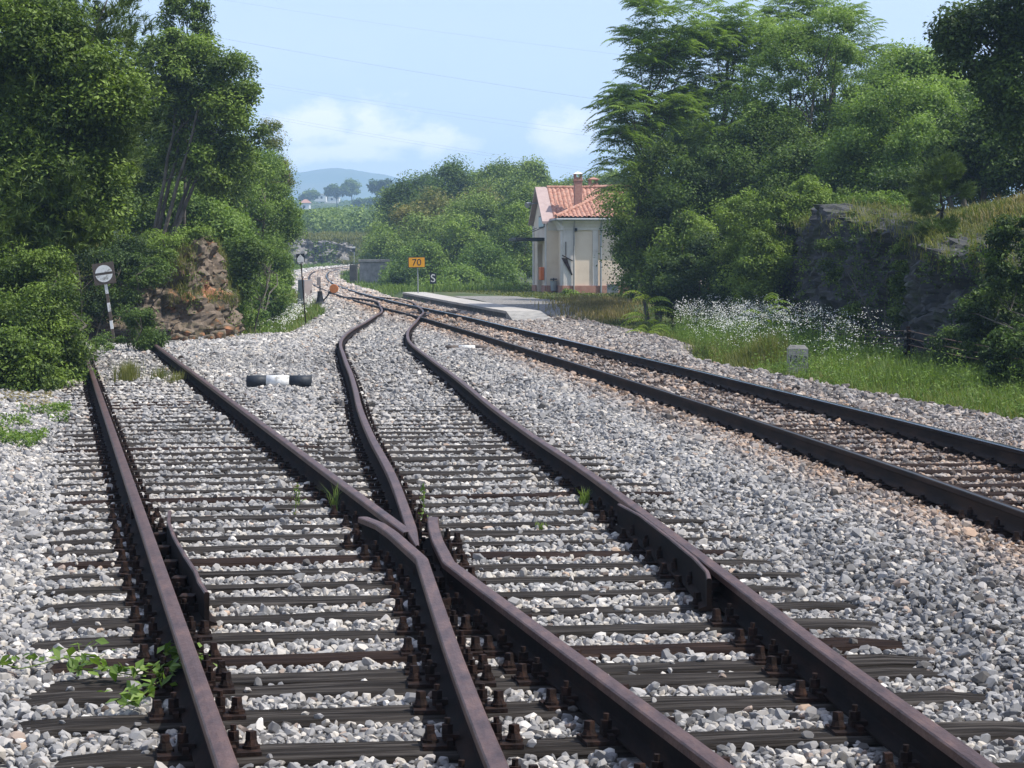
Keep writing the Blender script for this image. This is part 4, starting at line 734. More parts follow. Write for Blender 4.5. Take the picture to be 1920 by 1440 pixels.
# trees and bushes beyond the platform
mid = [('low', 'rounded bush right beside the concrete wall', 752, 522, 150, 30, 24, 'l_yel', .55), ('low', 'pale willow bush above the concrete wall', 765, 445, 175, 52, 34, 'l_mid', .8), ('low', 'bright bush behind the speed sign', 790, 500, 138, 50, 42, 'l_yel', .45),
       ('t', 'tree with ochre seed clusters in the middle of the far trees', 800, 400, 168, 46, 34, 'l_rust', .45), ('low', 'large green bush behind the S sign', 850, 470, 140, 60, 55, 'l_mid', .6), ('low', 'olive bush left of the station hedge', 905, 500, 130, 50, 45, 'l_yel', .4),
       ('low', 'tall bush left of the station', 960, 455, 135, 50, 70, 'l_mid', .65), ('t', 'round green tree above the station hedge', 900, 410, 155, 60, 45, 'l_dist', .7), ('t', 'tree touching the station gable', 985, 400, 150, 45, 50, 'l_dist', .6),
       ('t', 'dark narrow tree left of the ochre clusters', 755, 385, 190, 18, 34, 'l_dark', .4), ('t', 'tall dark tree with a ragged top at centre', 850, 350, 200, 42, 40, 'l_dark', .7), ('t', 'tall tree with two tops left of the station', 935, 345, 200, 38, 42, 'l_dist', .45),
       ('t', 'tree just left of the station chimney line', 990, 345, 195, 36, 40, 'l_dist', .6), ('t', 'tree behind the first chimney', 1060, 372, 190, 50, 30, 'l_dist', .55), ('t', 'tree behind the second chimney', 1140, 365, 170, 60, 40, 'l_dist', .5),
       ('t', 'broad dull green tree over the far rocks', 752, 380, 230, 34, 26, 'l_dist', .35), ('t', 'mixed tree above the willow bush', 738, 445, 215, 40, 32, 'l_dist', .65), ('low', 'low leafy bush next to the small far signal', 716, 475, 205, 24, 26, 'l_dist', .8),
       ('t', 'rust tinged tree right of the ochre clusters', 890, 385, 180, 40, 26, 'l_rust', .2), ('t', 'tree filling the gap behind the speed sign', 800, 450, 160, 60, 45, 'l_dist', .7), ('low', 'bush at the back of the platform', 860, 530, 124, 50, 20, 'l_yel', .6),
       ('t', 'tree between willow bush and ochre clusters', 762, 402, 200, 36, 28, 'l_dist', .75), ('t', 'tree at the back between the two tallest crowns', 890, 360, 215, 40, 30, 'l_dist', .5), ('t', 'flat topped tree on the skyline left of centre', 790, 360, 230, 46, 24, 'l_dark', .6), ('t', 'tree at the shoulder of the far hill', 1020, 375, 210, 44, 28, 'l_dark', .75)]
for i, (k, lab, px, py, Y, rx, ry, mt, tb) in enumerate(mid):
    b = gp(px, Y); s_ = Y / 150
    ee = [el(px, py, Y, rx, ry), el(px - rx * .6, py + ry * .5, Y - 2, rx * .6, ry * .7), el(px + rx * .6, py + ry * .4, Y + 1, rx * .6, ry * .7), el(px + rx * .2, py - ry * .5, Y, rx * .4, ry * .55)]
    tree('bush' if k == 'low' else 'tree', lab, 'bush' if k == 'low' else 'tree', b, ee, mt, 15000, .16 * s_, 400 + i, 70, .62 * s_, trunk=.1 if k == 't' else .05, stems=1 if k == 't' else 3, tintb=tb, group='trees and bushes beyond the platform')
tree('hedge', 'low clipped hedge left of the station', 'hedge', gp(945, 116), [el(925, 542, 116, 24, 14), el(960, 545, 116, 26, 12), el(990, 543, 116, 16, 14)], 'l_dark', 9000, .08, 460, 40, .3, trunk=.03, stems=4, tintb=.45)
tree('shrub', 'small shrub against the station plinth', 'shrub', gp(1072, 104), [el(1072, 556, 104, 16, 12), el(1100, 560, 102, 12, 8)], 'l_mid', 2600, .09, 461, 18, .22, trunk=.02, stems=2, tintb=.6)

# far wood: one mass of crowns
r = np.random.default_rng(77); g = Geo(); m = 3600; Yw = 285 + 640 * r.random(m) ** .8; pxw = r.uniform(480, 1500, m); xw = PX(pxw, Yw); zw = zt(xw, Yw)
lim_ = np.interp(pxw, [480, 560, 640, 690, 760, 900], [394, 396, 388, 382, 366, 350]); ztop = H - (lim_ - 509) / 4000 * Yw; ok = zw + .6 < ztop ; Yw, xw, zw, ztop = Yw[ok], xw[ok], zw[ok], ztop[ok]; m = len(Yw)
hh = np.minimum(r.uniform(3, 6.5, m), (ztop - zw) * .95); rw = r.uniform(1.8, 3.6, m)
n = 190; o = unit(r.normal(size=(m, n, 3))) * r.random((m, n, 1)) ** .4; pos = np.stack([xw, Yw, zw + hh * .6], -1)[:, None] + o * np.stack([rw, rw, hh * .5], -1)[:, None]
leaves(g, pos.reshape(-1, 3), .46, r, .5, np.repeat(r.uniform(.1, .8, m), n) + .3 * o[..., 2].ravel(), .8, o.reshape(-1, 3))  # crown tops tinted lighter, top light put into the colour
m2 = 420; Y2 = r.uniform(760, 1060, m2); p2 = r.uniform(540, 720, m2); x2 = PX(p2, Y2); z2 = zt(x2, Y2); k2 = ~((p2 > 560) & (p2 < 588) & (Y2 < 850)) & ~((p2 > 585) & (p2 < 645) & (Y2 < 1010) & (Y2 > 960)); x2, Y2, z2 = x2[k2], Y2[k2], z2[k2]; m2 = len(x2)
o = unit(r.normal(size=(m2, 120, 3))) * r.random((m2, 120, 1)) ** .4; pos = np.stack([x2, Y2, z2 + .7], -1)[:, None] + o * np.array([3.2, 3.2, 1.3]); leaves(g, pos.reshape(-1, 3), .6, r, .5, np.repeat(r.uniform(.1, .6, m2), 120), .8, o.reshape(-1, 3))
tag(g.build('far_wood', [M['l_dist']], tint=True), 'hazy mass of distant woodland below the blue mountain', 'woodland', kind='stuff')
g = Geo(); m = 1500; xw = r.uniform(-60, 110, m); Yw = r.uniform(1020, 1290, m); zw = zt(xw, Yw); n = 60; o = unit(r.normal(size=(m, n, 3))) * r.random((m, n, 1)) ** .4
pos = np.stack([xw, Yw, zw + 3], -1)[:, None] + o * np.array([3.6, 3.6, 3.2]); leaves(g, pos.reshape(-1, 3), 1.5, r, .5, np.repeat(r.uniform(.1, .7, m), n), .8, o.reshape(-1, 3))
tag(g.build('hill_wood', [M['l_dist']], tint=True), 'wood covering the low hill on the skyline left of the station chimneys', 'woodland', kind='stuff')
for i, (px, py, Y, rx, ry, lab) in enumerate([(632, 357, 900, 22, 10, 'dark clump of pines on the skyline near the white houses'), (660, 352, 905, 17, 14, 'tall green tree at the right end of the skyline clump'), (580, 366, 900, 16, 9, 'hazy tree left of the white houses'), (715, 352, 700, 20, 14, 'hazy round tree on the skyline right of the mountain'), (690, 380, 780, 26, 8, 'pale low tree right of the white houses')]):
    tree('skyline_tree', lab, 'tree', gp(px, Y), [el(px, py, Y, rx, ry), el(px + rx * .4, py - ry * .3, Y, rx * .5, ry * .6), el(px - rx * .5, py + ry * .3, Y, rx * .6, ry * .6)], 'l_dark' if i in (0, 3) else 'l_dist', 3000, .9, 500 + i, 40, 1.1, trunk=.3, tintb=.4)

# ------------------------------------------------------------------ grasses, flowers, small weeds
def blades(g, r, x, y, z, h, w_=.008, lean=.35, tint=.5):
    n = len(x); a = r.uniform(0, 6.28, n); b0 = np.stack([x, y, z], -1); d = np.stack([np.cos(a), np.sin(a), np.zeros(n)], -1); hh = (h * r.uniform(.5, 1.3, n))[:, None]
    up = np.array([0, 0, 1.]); l = lean * r.uniform(.2, 1.4, (n, 1)); m_ = b0 + up * hh * .55 + d * hh * l * .3; t_ = b0 + up * hh * (1 - l * .25) + d * hh * l; s_ = np.stack([-d[:, 1], d[:, 0], 0 * a], -1) * np.asarray(w_ + 0 * x)[:, None]
    V = np.stack([b0 - s_, b0 + s_, m_ + s_ * .8, t_, m_ - s_ * .8], 1).reshape(-1, 3); i = np.arange(n)[:, None] * 5
    g.add(V, np.concatenate([i + 0, i + 1, i + 2, i + 4], 1), 0, np.clip(tint + r.normal(0, .25, n), 0, 1)); g.F.append((i + np.array([4, 2, 3])) + g.n - len(V)); g.M.append(np.zeros(n, int)); g.T.append(np.clip(tint + r.normal(0, .25, n), 0, 1))
def field(name, label, mtl, n, fn, h, w_=.008, lean=.4, seed=0, clump=.5, hv=None, tint=.5, zf=zt, thin=.0):
    r = np.random.default_rng(seed); x, y = fn(r, n); k = fbm(xy3(x, y, .8), 2, seed); keep = r.random(len(x)) < np.clip((k - thin) * 3.2, .05, 1)
    x, y, k = x[keep], y[keep], k[keep]; g = Geo(); hh = h * np.clip(.5 + (k - .3) * 2, .45, 1.7) if hv is None else hv(x, y) * np.clip(.5 + (k - .3) * 2, .45, 1.5)
    blades(g, r, x, y, zf(x, y) - .03, hh, w_ * (np.maximum(y, 25) / 40), lean, tint); return tag(g.build(name, [M[mtl]], tint=True), label, 'grass', kind='stuff')
def between(f0, f1, y0, y1, p=1.):
    def fn(r, n):
        y = y0 + (y1 - y0) * r.random(n) ** p; a, b = f0(y), f1(y); return a + (b - a) * r.random(n), y
    return fn
field('verge_straw', 'straw coloured stalks in the verge along the main line', 'g_mix', 20000, between(lambda y: BR(y) - .1, lambda y: xr(y) - 1.2, 22, 64), .34, .006, .5, 12, tint=.5)
field('bank_grass', 'green verge grass between the ballast and the shaded cutting', 'g_green', 52000, between(lambda y: BR(y) - .15, lambda y: xr(y) - .4, 22, 66), .28, .009, .5, 1, hv=lambda x, y: .12 + .28 * sst((x - BR(y)) / 1.2))
field('bank_grass', 'yellowish tall grass clump in front of the white flowers', 'g_mix', 9000, between(lambda y: 4.1 + (y - 40) * .02, lambda y: 5.3 + (y - 40) * .02, 40, 46), .62, .008, .3, 2, tint=.35)
field('plateau_grass', 'dry grass on top of the right-hand cutting', 'g_dry', 14000, between(lambda y: xr(y) + .1, lambda y: xr(y) + 4, 28, 66), .30, .010, .6, 3)
field('plateau_grass', 'green tufts among the dry grass on the cutting top', 'g_mix', 22000, between(lambda y: xr(y) - .1, lambda y: xr(y) + 3, 30, 66), .25, .010, .6, 33, tint=.2)
field('station_grass', 'short grass between the platform and the station', 'g_mix', 26000, between(lambda y: np.interp(y, [61, 66, 73, 85, 99, 112], [3.8, 3.5, 3.0, 2.1, .1, -3.9]), lambda y: y * 0 + 7.5, 61, 120), .16, .012, .5, 4, tint=.3)
field('dry_grass', 'tall straw-coloured grass in front of the station wall', 'g_dry', 5200, lambda r, n: (lambda yy: (PX(1118, yy) + r.normal(0, .75, n), yy))(82 + r.normal(0, 3.5, n)), .42, .008, .3, 5)
field('embankment_grass', 'long grass and weeds below the left side of the ballast', 'g_green', 60000, between(lambda y: xl(y) - .5, lambda y: BL(y) + .15, 55.5, 120), .5, .010, .5, 6, tint=.55)
field('embankment_grass', 'straw stalks among the weeds left of the ballast', 'g_mix', 14000, between(lambda y: BL(y) - 1.8, lambda y: BL(y) + .1, 57, 130), .5, .009, .4, 7, tint=.6)
field('outcrop_grass', 'tufts of grass along the top of the left outcrop', 'g_mix', 16000, between(lambda y: y * 0 - 13, lambda y: xl(y) + .3, 51.6, 58), .42, .009, .6, 8, tint=.45)
field('ridge_grass', 'tan dry grass above the pale rocks at the far curve', 'g_mix', 22000, between(lambda y: PX(540, y), lambda y: PX(720, y), 271, 300), .9, .009, .5, 9, zf=lambda x, y: zt(x, y) + .2)
field('curve_grass', 'green grass in the verge of the far curve', 'g_green', 24000, between(lambda y: BL(y) - 4.5, lambda y: BL(y) + .2, 120, 266), .5, .010, .5, 10)
field('curve_grass', 'green grass inside the far curve right of the rails', 'g_green', 34000, between(lambda y: BR(y) - .2, lambda y: BR(y) + 7, 112, 262), .5, .010, .5, 11)
def at_px(px, py, Y, rx, ry=0):     # a patch around a pixel at a distance
    def fn(r, n): return PX(px, Y) + r.normal(0, rx / 4000 * Y, n), Y + r.normal(0, .35, n)
    return fn
bed = lambda x, y: zbed(x, y) + .01
def weed(label, mtl, n, px, Y, rx, h, seed, w_=.006, tint=.5, cat='weed', dy=.3, lean=.5):
    r = np.random.default_rng(seed); x = PX(px, Y) + r.normal(0, rx / 4000 * Y, n); y = Y + r.normal(0, dy, n); g = Geo(); blades(g, r, x, y, bed(x, y), np.full(n, h), w_, lean, tint)
    return tag(g.build('grass_tuft', [M[mtl]], tint=True), label, cat)
weed('brownish grass tuft between the siding rails', 'g_mix', 420, 242, 33.5, 11, .33, 1, .004, .45)
weed('smaller thin tuft right of the brownish tuft in the siding', 'g_mix', 150, 302, 34, 6, .2, 2, .004, .3)
weed('sparse tuft beside the right rail of the siding', 'g_mix', 150, 330, 33, 8, .18, 3, .004, .5)
weed('little grass tuft beside the right-hand turnout rail', 'g_green', 60, 1096, 15.6, 4, .13, 4, .0025, .8, dy=.04)
weed('tiny tuft on the sleeper in the middle of the turnout', 'g_green', 70, 1015, 14.2, 6, .05, 5, .0025, .7, dy=.04)
weed('thin green stalk with leaves standing by the left siding crossing', 'g_green', 26, 628, 15.2, 2.5, .2, 6, .0025, .7, dy=.03)
def sprig(label, px, Y, h, seed, mtl='l_mid', nl=34, ls=.03, lean=0.):
    r = np.random.default_rng(seed); x, z = PX(px, Y), float(zbed(PX(px, Y), Y)); root = thing('weed_plant', label, 'weed', (x, Y, z))
    g = Geo(); pth = np.stack([np.linspace(0, lean, 6), np.zeros(6), np.linspace(-.02, h, 6)], -1); g.tube(pth, np.linspace(.0035, .0015, 6), 5); g.build('stem', [M['g_green']], root, tint=True)
    g = Geo(); t = np.linspace(.12, 1, nl)[:, None]; c = np.concatenate([lean * t, 0 * t, h * t], 1) + r.normal(0, .022, (nl, 3)) * (1.15 - t); leaves(g, c, ls, r, .3, None, .35); g.build('leaves', [M[mtl]], root, tint=True)
sprig('upright leafy weed just above the frog nose', 794, 14.3, .30, 61, 'l_yel', 60, .035)
sprig('reddish stemmed weed between siding rails near the crossing', 552, 14.9, .25, 62, 'l_mid', 34, .035, .02)
sprig('small weed sprouting beside the left siding sleepers', 560, 15.6, .12, 63, 'l_yel', 20, .03)
def vine(label, pts, seed, n=60, ls=.055):
    r = np.random.default_rng(seed); W3 = np.array([(PX(px, Y), Y, float(zbed(PX(px, Y), Y)) + .07) for px, Y in pts]); root = thing('creeping_vine', label, 'vine', tuple(W3[0]))
    g = Geo(); g.tube(W3 - W3[0] + r.normal(0, .01, W3.shape), .0028, 5); g.build('stem', [M['l_mid']], root, tint=True)
    t = r.random(n) * (len(W3) - 1); i = t.astype(int); f = (t - i)[:, None]; c = (W3[i] * (1 - f) + W3[i + 1] * f) - W3[0] + r.normal(0, .035, (n, 3)) * np.array([1, 1, .5]) + np.array([0, 0, .015])
    g = Geo(); leaves(g, c, ls, r, .9, None, .62); g.build('leaves', [M['l_yel']], root, tint=True)
vine('clematis vine with bright leaves creeping over the left rail, main strand', [(372, 9.0), (330, 8.85), (290, 8.8), (240, 8.75), (190, 8.85), (140, 8.9)], 71, 110)
vine('short vine strand with leaves hanging below the main strand', [(340, 8.9), (300, 8.6), (262, 8.3), (225, 8.15)], 72, 60)
vine('vine strand with sparse leaves reaching the left edge', [(190, 9.2), (130, 9.3), (80, 9.1), (35, 9.0), (5, 8.95)], 73, 34)
vine('vine leaves climbing beside the left rail', [(372, 8.95), (350, 9.05), (335, 9.2), (310, 9.2)], 74, 50)
# creeping green mat on the left shoulder
r = np.random.default_rng(81); n = 16000; y = r.uniform(20.5, 27.5, n); x = np.interp(y, [20.5, 27.5], [-4.6, -5.4]) - np.abs(r.normal(0, 1.1, n)); kk = fbm(xy3(x, y, 1.1), 3, 9); s_ = (kk > .42) & (x < xA(y) - .35); x, y = x[s_], y[s_]
g = Geo(); leaves(g, np.stack([x, y, zbed(x, y) + r.uniform(.03, .13, len(x))], -1), .045, r, .8, None, .5); tag(g.build('ground_cover', [M['l_yel']], tint=True), 'low green creepers spreading over the stones at the left edge', 'ground cover', kind='stuff')
r = np.random.default_rng(82); n = 5000; y = r.uniform(27, 33, n); x = BL(y) + r.uniform(-1.5, 2.6, n); g = Geo(); g_ = (x < xA(y) - .6); x, y = x[g_], y[g_]
leaves(g, np.stack([x, y, zbed(x, y) + r.uniform(.03, .05, len(x))], -1), .07, r, 1.5, None, .3); tag(g.build('leaf_litter', [M['g_dry']], tint=True), 'brown needle litter below the left hornbeam bush', 'litter', kind='stuff')
def on_rock(obj, name, label, mtl, n, seed, kind='blade', size=.2, scale=.6, thr=.5, zmin=-9, kindstr='plants', cond=None):
    me = obj.data; V = np.zeros(len(me.vertices) * 3); me.vertices.foreach_get('co', V); V = V.reshape(-1, 3); r = np.random.default_rng(seed)
    k = fbm(V * scale, 3, seed); m = (k > thr) & (V[:, 2] > zmin)
    if cond is not None: m &= cond(V)
    V = V[m]; V = V[r.integers(0, len(V), n)] + r.normal(0, .05, (n, 3)); g = Geo()
    if kind == 'blade': blades(g, r, V[:, 0], V[:, 1] - .03, V[:, 2], np.full(n, size), .007, .9, .5)
    else: leaves(g, V + np.array([-.05, -.08, .0]), size, r, .2, None, .6)
    tag(g.build(name, [M[mtl]], tint=True), label, 'plants', kind='stuff')
cl_r, cl_l, cl_f = ROCKS
on_rock(cl_l, 'outcrop_tufts', 'grass tufts rooted in the cracks of the ochre outcrop', 'g_mix', 16000, 5, size=.24, thr=.40, zmin=.7)
on_rock(cl_l, 'outcrop_tufts', 'scattered low grass on the foot of the ochre outcrop', 'g_mix', 2600, 15, size=.18, thr=.52, zmin=-.2)
on_rock(cl_l, 'outcrop_plants', 'leafy plants clinging to the ochre outcrop', 'l_mid', 9000, 6, 'leaf', .06, .7, .50)
on_rock(cl_r, 'cliff_creepers', 'dark creepers spread over the shaded cutting face', 'l_dark', 34000, 7, 'leaf', .065, .45, .46)
on_rock(cl_r, 'cliff_plants', 'brighter leaves growing from the cracks of the shaded cutting', 'l_mid', 5000, 8, 'leaf', .07, .8, .54)
on_rock(cl_r, 'cliff_grass', 'grass hanging over the upper edge of the cutting', 'g_mix', 9000, 9, size=.3, thr=.36, cond=lambda V: V[:, 2] > np.interp(V[:, 1], [28, 38, 44, 50, 56], [1.2, 1.3, 1.7, 2.4, 2.5]))
on_rock(cl_f, 'far_rock_plants', 'shrubby growth on the pale rocks at the far curve', 'l_mid', 3200, 10, 'leaf', .26, .25, .54)
# white fleabane
def flowers(name, label, fn, n, hmin, hmax, seed, size=.022, zf=zt):
    r = np.random.default_rng(seed); x, y = fn(r, n); k = fbm(xy3(x, y, .9), 2, seed + 3); s_ = r.random(n) < np.clip((k - .28) * 5, 0, 1); x, y, k = x[s_], y[s_], k[s_]; n = len(x)
    h = (hmin + (hmax - hmin) * r.random(n) ** .6) * np.clip(.6 + k * .8, .5, 1.2); z = zf(x, y)
    g = Geo(); blades(g, r, x, y, z - .03, h, .0045 * (y / 45), .12, .5)
    m = 14; lp = np.repeat(np.stack([x, y, z], -1), m, 0) + np.stack([r.normal(0, .05, n * m), r.normal(0, .05, n * m), np.repeat(h, m) * r.uniform(.1, .85, n * m)], -1); leaves(g, lp, .06, r, .2, .5 + 0 * lp[:, 0], .22)
    tag(g.build(name + '_stems', [M['l_yel']], tint=True), label + ', their leafy stems', 'wildflowers', kind='stuff')
    g = Geo(); m = 6; fp = np.repeat(np.stack([x, y, z + h], -1), m, 0) + r.normal(0, .05, (n * m, 3)) * np.array([1, 1, .6]); q = size * (np.repeat(y, m) / 45) ** .5; a = r.uniform(0, 6.28, n * m)
    nr = unit(np.stack([r.normal(0, .5, n * m), r.normal(-.5, .4, n * m), np.full(n * m, .9)], -1)); u = unit(np.cross(nr, np.stack([np.cos(a), np.sin(a), 0 * a], -1))); v = np.cross(nr, u)
    th = np.arange(6) / 6 * 6.283; V = fp[:, None] + (u[:, None] * np.cos(th)[:, None] + v[:, None] * np.sin(th)[:, None]) * (q * .5)[:, None, None]
    g.add(V.reshape(-1, 3), np.arange(len(fp) * 6).reshape(-1, 6), 0, r.random(len(fp))); tag(g.build(name, [M['lwhite']], tint=True), label, 'wildflowers', kind='stuff')
r = np.random.default_rng(191); n = 5200; y = r.uniform(24, 62, n) ; x = BR(y) + .1 + (xr(y) - BR(y) - .8) * r.random(n) ** 1.3; k = fbm(xy3(x, y, .7), 2, 77); s_ = r.random(n) < np.clip((k - .3) * 4, .05, 1); x, y, k = x[s_], y[s_], k[s_]; n = len(x); h = r.uniform(.2, .75, n) * (.4 + k); z = zt(x, y); g = Geo(); blades(g, r, x, y, z - .03, h, .004 * (y / 45), .15, .5)
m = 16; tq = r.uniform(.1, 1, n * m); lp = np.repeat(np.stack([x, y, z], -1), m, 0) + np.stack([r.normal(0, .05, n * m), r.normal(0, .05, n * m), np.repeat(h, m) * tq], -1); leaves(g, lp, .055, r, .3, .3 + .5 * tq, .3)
tag(g.build('verge_weeds', [M['l_yel']], tint=True), 'leafy weeds standing in the verge along the main line', 'weeds', kind='stuff')
flowers('fleabane', 'mass of white fleabane in front of the cutting', between(lambda y: np.interp(y, [38, 42, 46, 61], [6.0, 4.3, 4.1, 4.6]), lambda y: np.interp(y, [38, 46, 61], [7.0, 7.4, 7.4]), 38, 62), 3000, .3, 1.15, 91, .021)
flowers('fleabane', 'smaller white flowers below the grey cabinet on the left', between(lambda y: BL(y) - 1.9, lambda y: BL(y) - .2, 66, 92), 420, .4, .8, 92, .03)
# young trees of heaven beside the gravel
def young(label, px, Y, h, n, L_, seed):
    r = np.random.default_rng(seed); b = np.array(gp(px, Y)); root = thing('tree_of_heaven_seedling', label, 'seedling', tuple(b)); g = Geo(); g.tube([(0, 0, -.1), (0, 0, h * .5), (.02, 0, h)], [.014, .011, .006], 6); g.build('trunk', [M['l_mid']], root, tint=True)
    g = Geo(); t = r.uniform(.1, 1, n); base = np.stack([0 * t, 0 * t, h * t], -1); a = np.arange(n) * 2.4; dr = np.stack([np.cos(a), np.sin(a), .1 + .5 * (t - .4)], -1)
    fronds(g, r, base, dr, L_, 11, L_ * .050, L_ * .19, .75, .5, .5); g.build('fronds', [M['l_seed']], root, tint=True)
young('bright yellow green tree of heaven seedling beside the station shrub', 1212, 62, 1.2, 18, 1.0, 95)
young('low yellow seedling at the gravel edge left of the white flowers', 1215, 57, .35, 10, .75, 96)
young('seedling with arched fronds standing out of the white flowers', 1432, 49, 1.25, 14, .85, 97)
young('small seedling in front of the kilometre stone', 1485, 39.3, .12, 9, .34, 98)
young('feathery seedling at the kilometre stone left side', 1462, 40.5, .3, 10, .45, 99)

# ------------------------------------------------------------------ station building
def text(name, s, size, mtl, parent, loc, rot, extrude=.003, align='CENTER'):
    c = bpy.data.curves.new(name, 'FONT'); c.body = s; c.size = size; c.extrude = extrude; c.align_x = align; c.align_y = 'CENTER'; c.materials.append(mtl)
    o = bpy.data.objects.new(name, c); sc.collection.objects.link(o); me_ = bpy.data.meshes.new_from_object(o); bpy.data.objects.remove(o); o = bpy.data.objects.new(name, me_); sc.collection.objects.link(o); o.parent = parent; o.location = loc; o.rotation_euler = rot; return o
YB = 107.; bo = P(1056, 509, YB); zb0 = .20; bz = float(zt(bo[0] + 1, YB)) ; st = thing('station_building', 'small cream station building with a clay tiled roof right of the platform', 'building', (bo[0], YB, zb0), rot=(0, 0, math.atan(.14)))
def part(g, name, m, bevel=0, parent=None, smooth=False): return g.build(name, [M[q] for q in ([m] if isinstance(m, str) else m)], parent or st, bevel=bevel, smooth=smooth)
# local frame: u along the wall facing the camera, v away, z up
HE = 3.95
g = Geo()
g.box((4.6, 3.75, HE / 2 - .1), (9.2, 7.5, HE + .2)); part(g, 'wall', 'plaster')
g = Geo()   # wing with gable towards the track, door opening framed by separate boxes
V = [(-.6, 1.5), (-.6, 2.9), (-.32, 2.9), (-.32, 4.6), (-.6, 4.6), (-.6, 6.0), (.0, 6.0), (.0, 1.5)]
g.poly([(a, b, -.3) for a, b in V], (0, 0, 3.05)); 
g.poly([(-.602, 1.5, 2.75), (-.602, 6.0, 2.75), (-.602, 6.0, 3.8), (-.602, 3.75, 5.5), (-.602, 1.5, 3.8)], (.6, 0, 0)); part(g, 'wing_wall', 'plaster')
g = Geo(); g.box((-.318, 3.75, 1.2), (.04, 1.5, 2.6)); g.box((-.345, 3.75, 2.2), (.02, 1.3, .06)); g.box((-.345, 3.75, 1.2), (.02, .06, 2.2)); part(g, 'door', 'door')
g = Geo()
for c, d in (((.30, -.03, HE / 2 - .1), (.6, .06, HE)), ((1.63, -.03, HE / 2 - .1), (.28, .06, HE)), ((-.02, .3, HE / 2 - .1), (.05, .62, HE)), ((-.63, 1.66, 1.72), (.06, .34, 4.0)), ((-.63, 5.84, 1.72), (.06, .34, 4.0))): g.box(c, d)
part(g, 'pilaster', 'plaster_pale', .008)
g = Geo(); g.box((4.6, -.045, .12), (9.3, .10, 1.0)); g.box((-.66, 2.1, .12), (.07, 1.25, 1.0)); g.box((-.66, 5.4, .12), (.07, 1.25, 1.0)); g.box((-.3, 1.47, .12), (.62, .08, 1.0)); g.box((-.04, .7, .12), (.09, 1.5, 1.0)); part(g, 'plinth', 'plinth')
g = Geo()     # cove cornice under the eaves
pr = [(0, -.55), (-.08, -.55), (-.10, -.42), (-.20, -.25), (-.34, -.12), (-.38, -.03), (0, -.03)]
g.poly([(-.1, a - .002, HE + b) for a, b in pr], (9.4, 0, 0)); g.poly([(a - .002, -.15, HE + b) for a, b in pr], (0, 1.62, 0)); g.poly([(-.55, 1.5 + a * .6, HE - .1 + b * .8) for a, b in pr], (.55, 0, 0)); part(g, 'cornice', 'plaster_pale')
g = Geo(); g.tube([(-.42, -.44, HE - .02), (9.4, -.44, HE + .02)], .065, 8); g.tube([(-.42, -.44, HE - .02), (-.42, 1.4, HE - .03)], .065, 8); part(g, 'gutter', 'galv')
g = Geo(); g.tube([(1.9, -.40, HE - .05), (1.9, -.15, HE - .45), (1.9, -.13, .2)], .05, 8); part(g, 'downpipe', 'galv')
g = Geo(); g.tube([(.52, -.40, HE - .05), (.52, -.16, HE - .5), (.52, -.13, .3)], .035, 6); part(g, 'drainpipe', 'concrete')
def tiles(u0, u1, v0, v1, zf, keep=lambda u, v: True, pitch=.225, course=.36, axis='v'):
    g = Geo(); nu = int((u1 - u0) / pitch) * 8; nv = int((v1 - v0) / (course / 3)); uu = np.linspace(u0, u1, nu + 1); vv = np.linspace(v0, v1, nv + 1); U, Vv = np.meshgrid(uu, vv)
    ph = (U - u0) / pitch * np.pi; bar = np.abs(np.sin(ph)) ** .7 * .085; st_ = ((Vv - v0) / course) % 1; z = zf(U, Vv) + bar - .05 * st_ + .035 * (_h(np.floor((U - u0) / pitch * 2).astype(int), np.floor((Vv - v0) / course).astype(int), U.astype(int) * 0, 3) - .5) * (bar > .03)
    A = np.stack([U, Vv, z], -1); i = np.arange((nu + 1) * (nv + 1)).reshape(nv + 1, nu + 1); F = np.stack([i[:-1, :-1], i[:-1, 1:], i[1:, 1:], i[1:, :-1]], -1).reshape(-1, 4)
    m_ = ((U[:-1, :-1] + U[1:, 1:]) / 2, (Vv[:-1, :-1] + Vv[1:, 1:]) / 2); kk = keep(*m_).ravel(); g.add(A.reshape(-1, 3), F[kk]); return g
zfm = lambda u, v: HE + .08 + .42 * (v + .45); zfl = lambda u, v: HE + .08 + .42 * (u + .45)
zfw = lambda u, v: 3.92 + .74 * (v - 1.38)
RV = 3.75
g = tiles(-.45, 9.6, -.45, RV, zfm, lambda u, v: (u > v) ); 
g2 = tiles(-.25, 4.2, 1.30, RV, zfw, lambda u, v: zfw(u, v) > np.minimum(zfm(u, v), zfl(u, v)) - .12); g.V += g2.V; g.F += [f + g.n for f in g2.F]; g.M += g2.M; g.T += g2.T; g.n += g2.n
# hip side facing the track and the rear slopes
A = np.array([(-.45, -.45, HE + .06), (-.45, 1.5, HE + .06), (1.5, 1.5, HE + .06 + .42 * 1.95), (3.75, 3.75, 5.82)]); g.add(A, [(0, 1, 2), (0, 2, 3)])
g.add([(-.25, RV, 5.68), (9.6, RV, 5.80), (9.6, 8.0, 3.9), (-.25, 6.2, 3.8)], [(0, 1, 2, 3)])
roof = part(g, 'roof', 'tile'); 
g = Geo(); g.tube([(-.25, RV, 5.70), (1.6, RV, 5.70), (4, RV, 5.80), (9.6, RV, 5.83)], .09, 8); g.tube([(-.45, -.45, HE + .14), (3.75, 3.75, HE + .14 + .42 * 4.2)], .09, 8); g.build('ridge_tiles', [M['tile']], roof)
g = Geo()
for s in (-1, 1):
    a = np.array([-.86, RV, 5.72]); b_ = np.array([-.86, RV + s * 2.42, 3.88]); g.poly([a, b_, b_ - (0, 0, .13), a - (0, 0, .13)], (.62, 0, 0))
part(g, 'gable_coping', 'coping', .01)
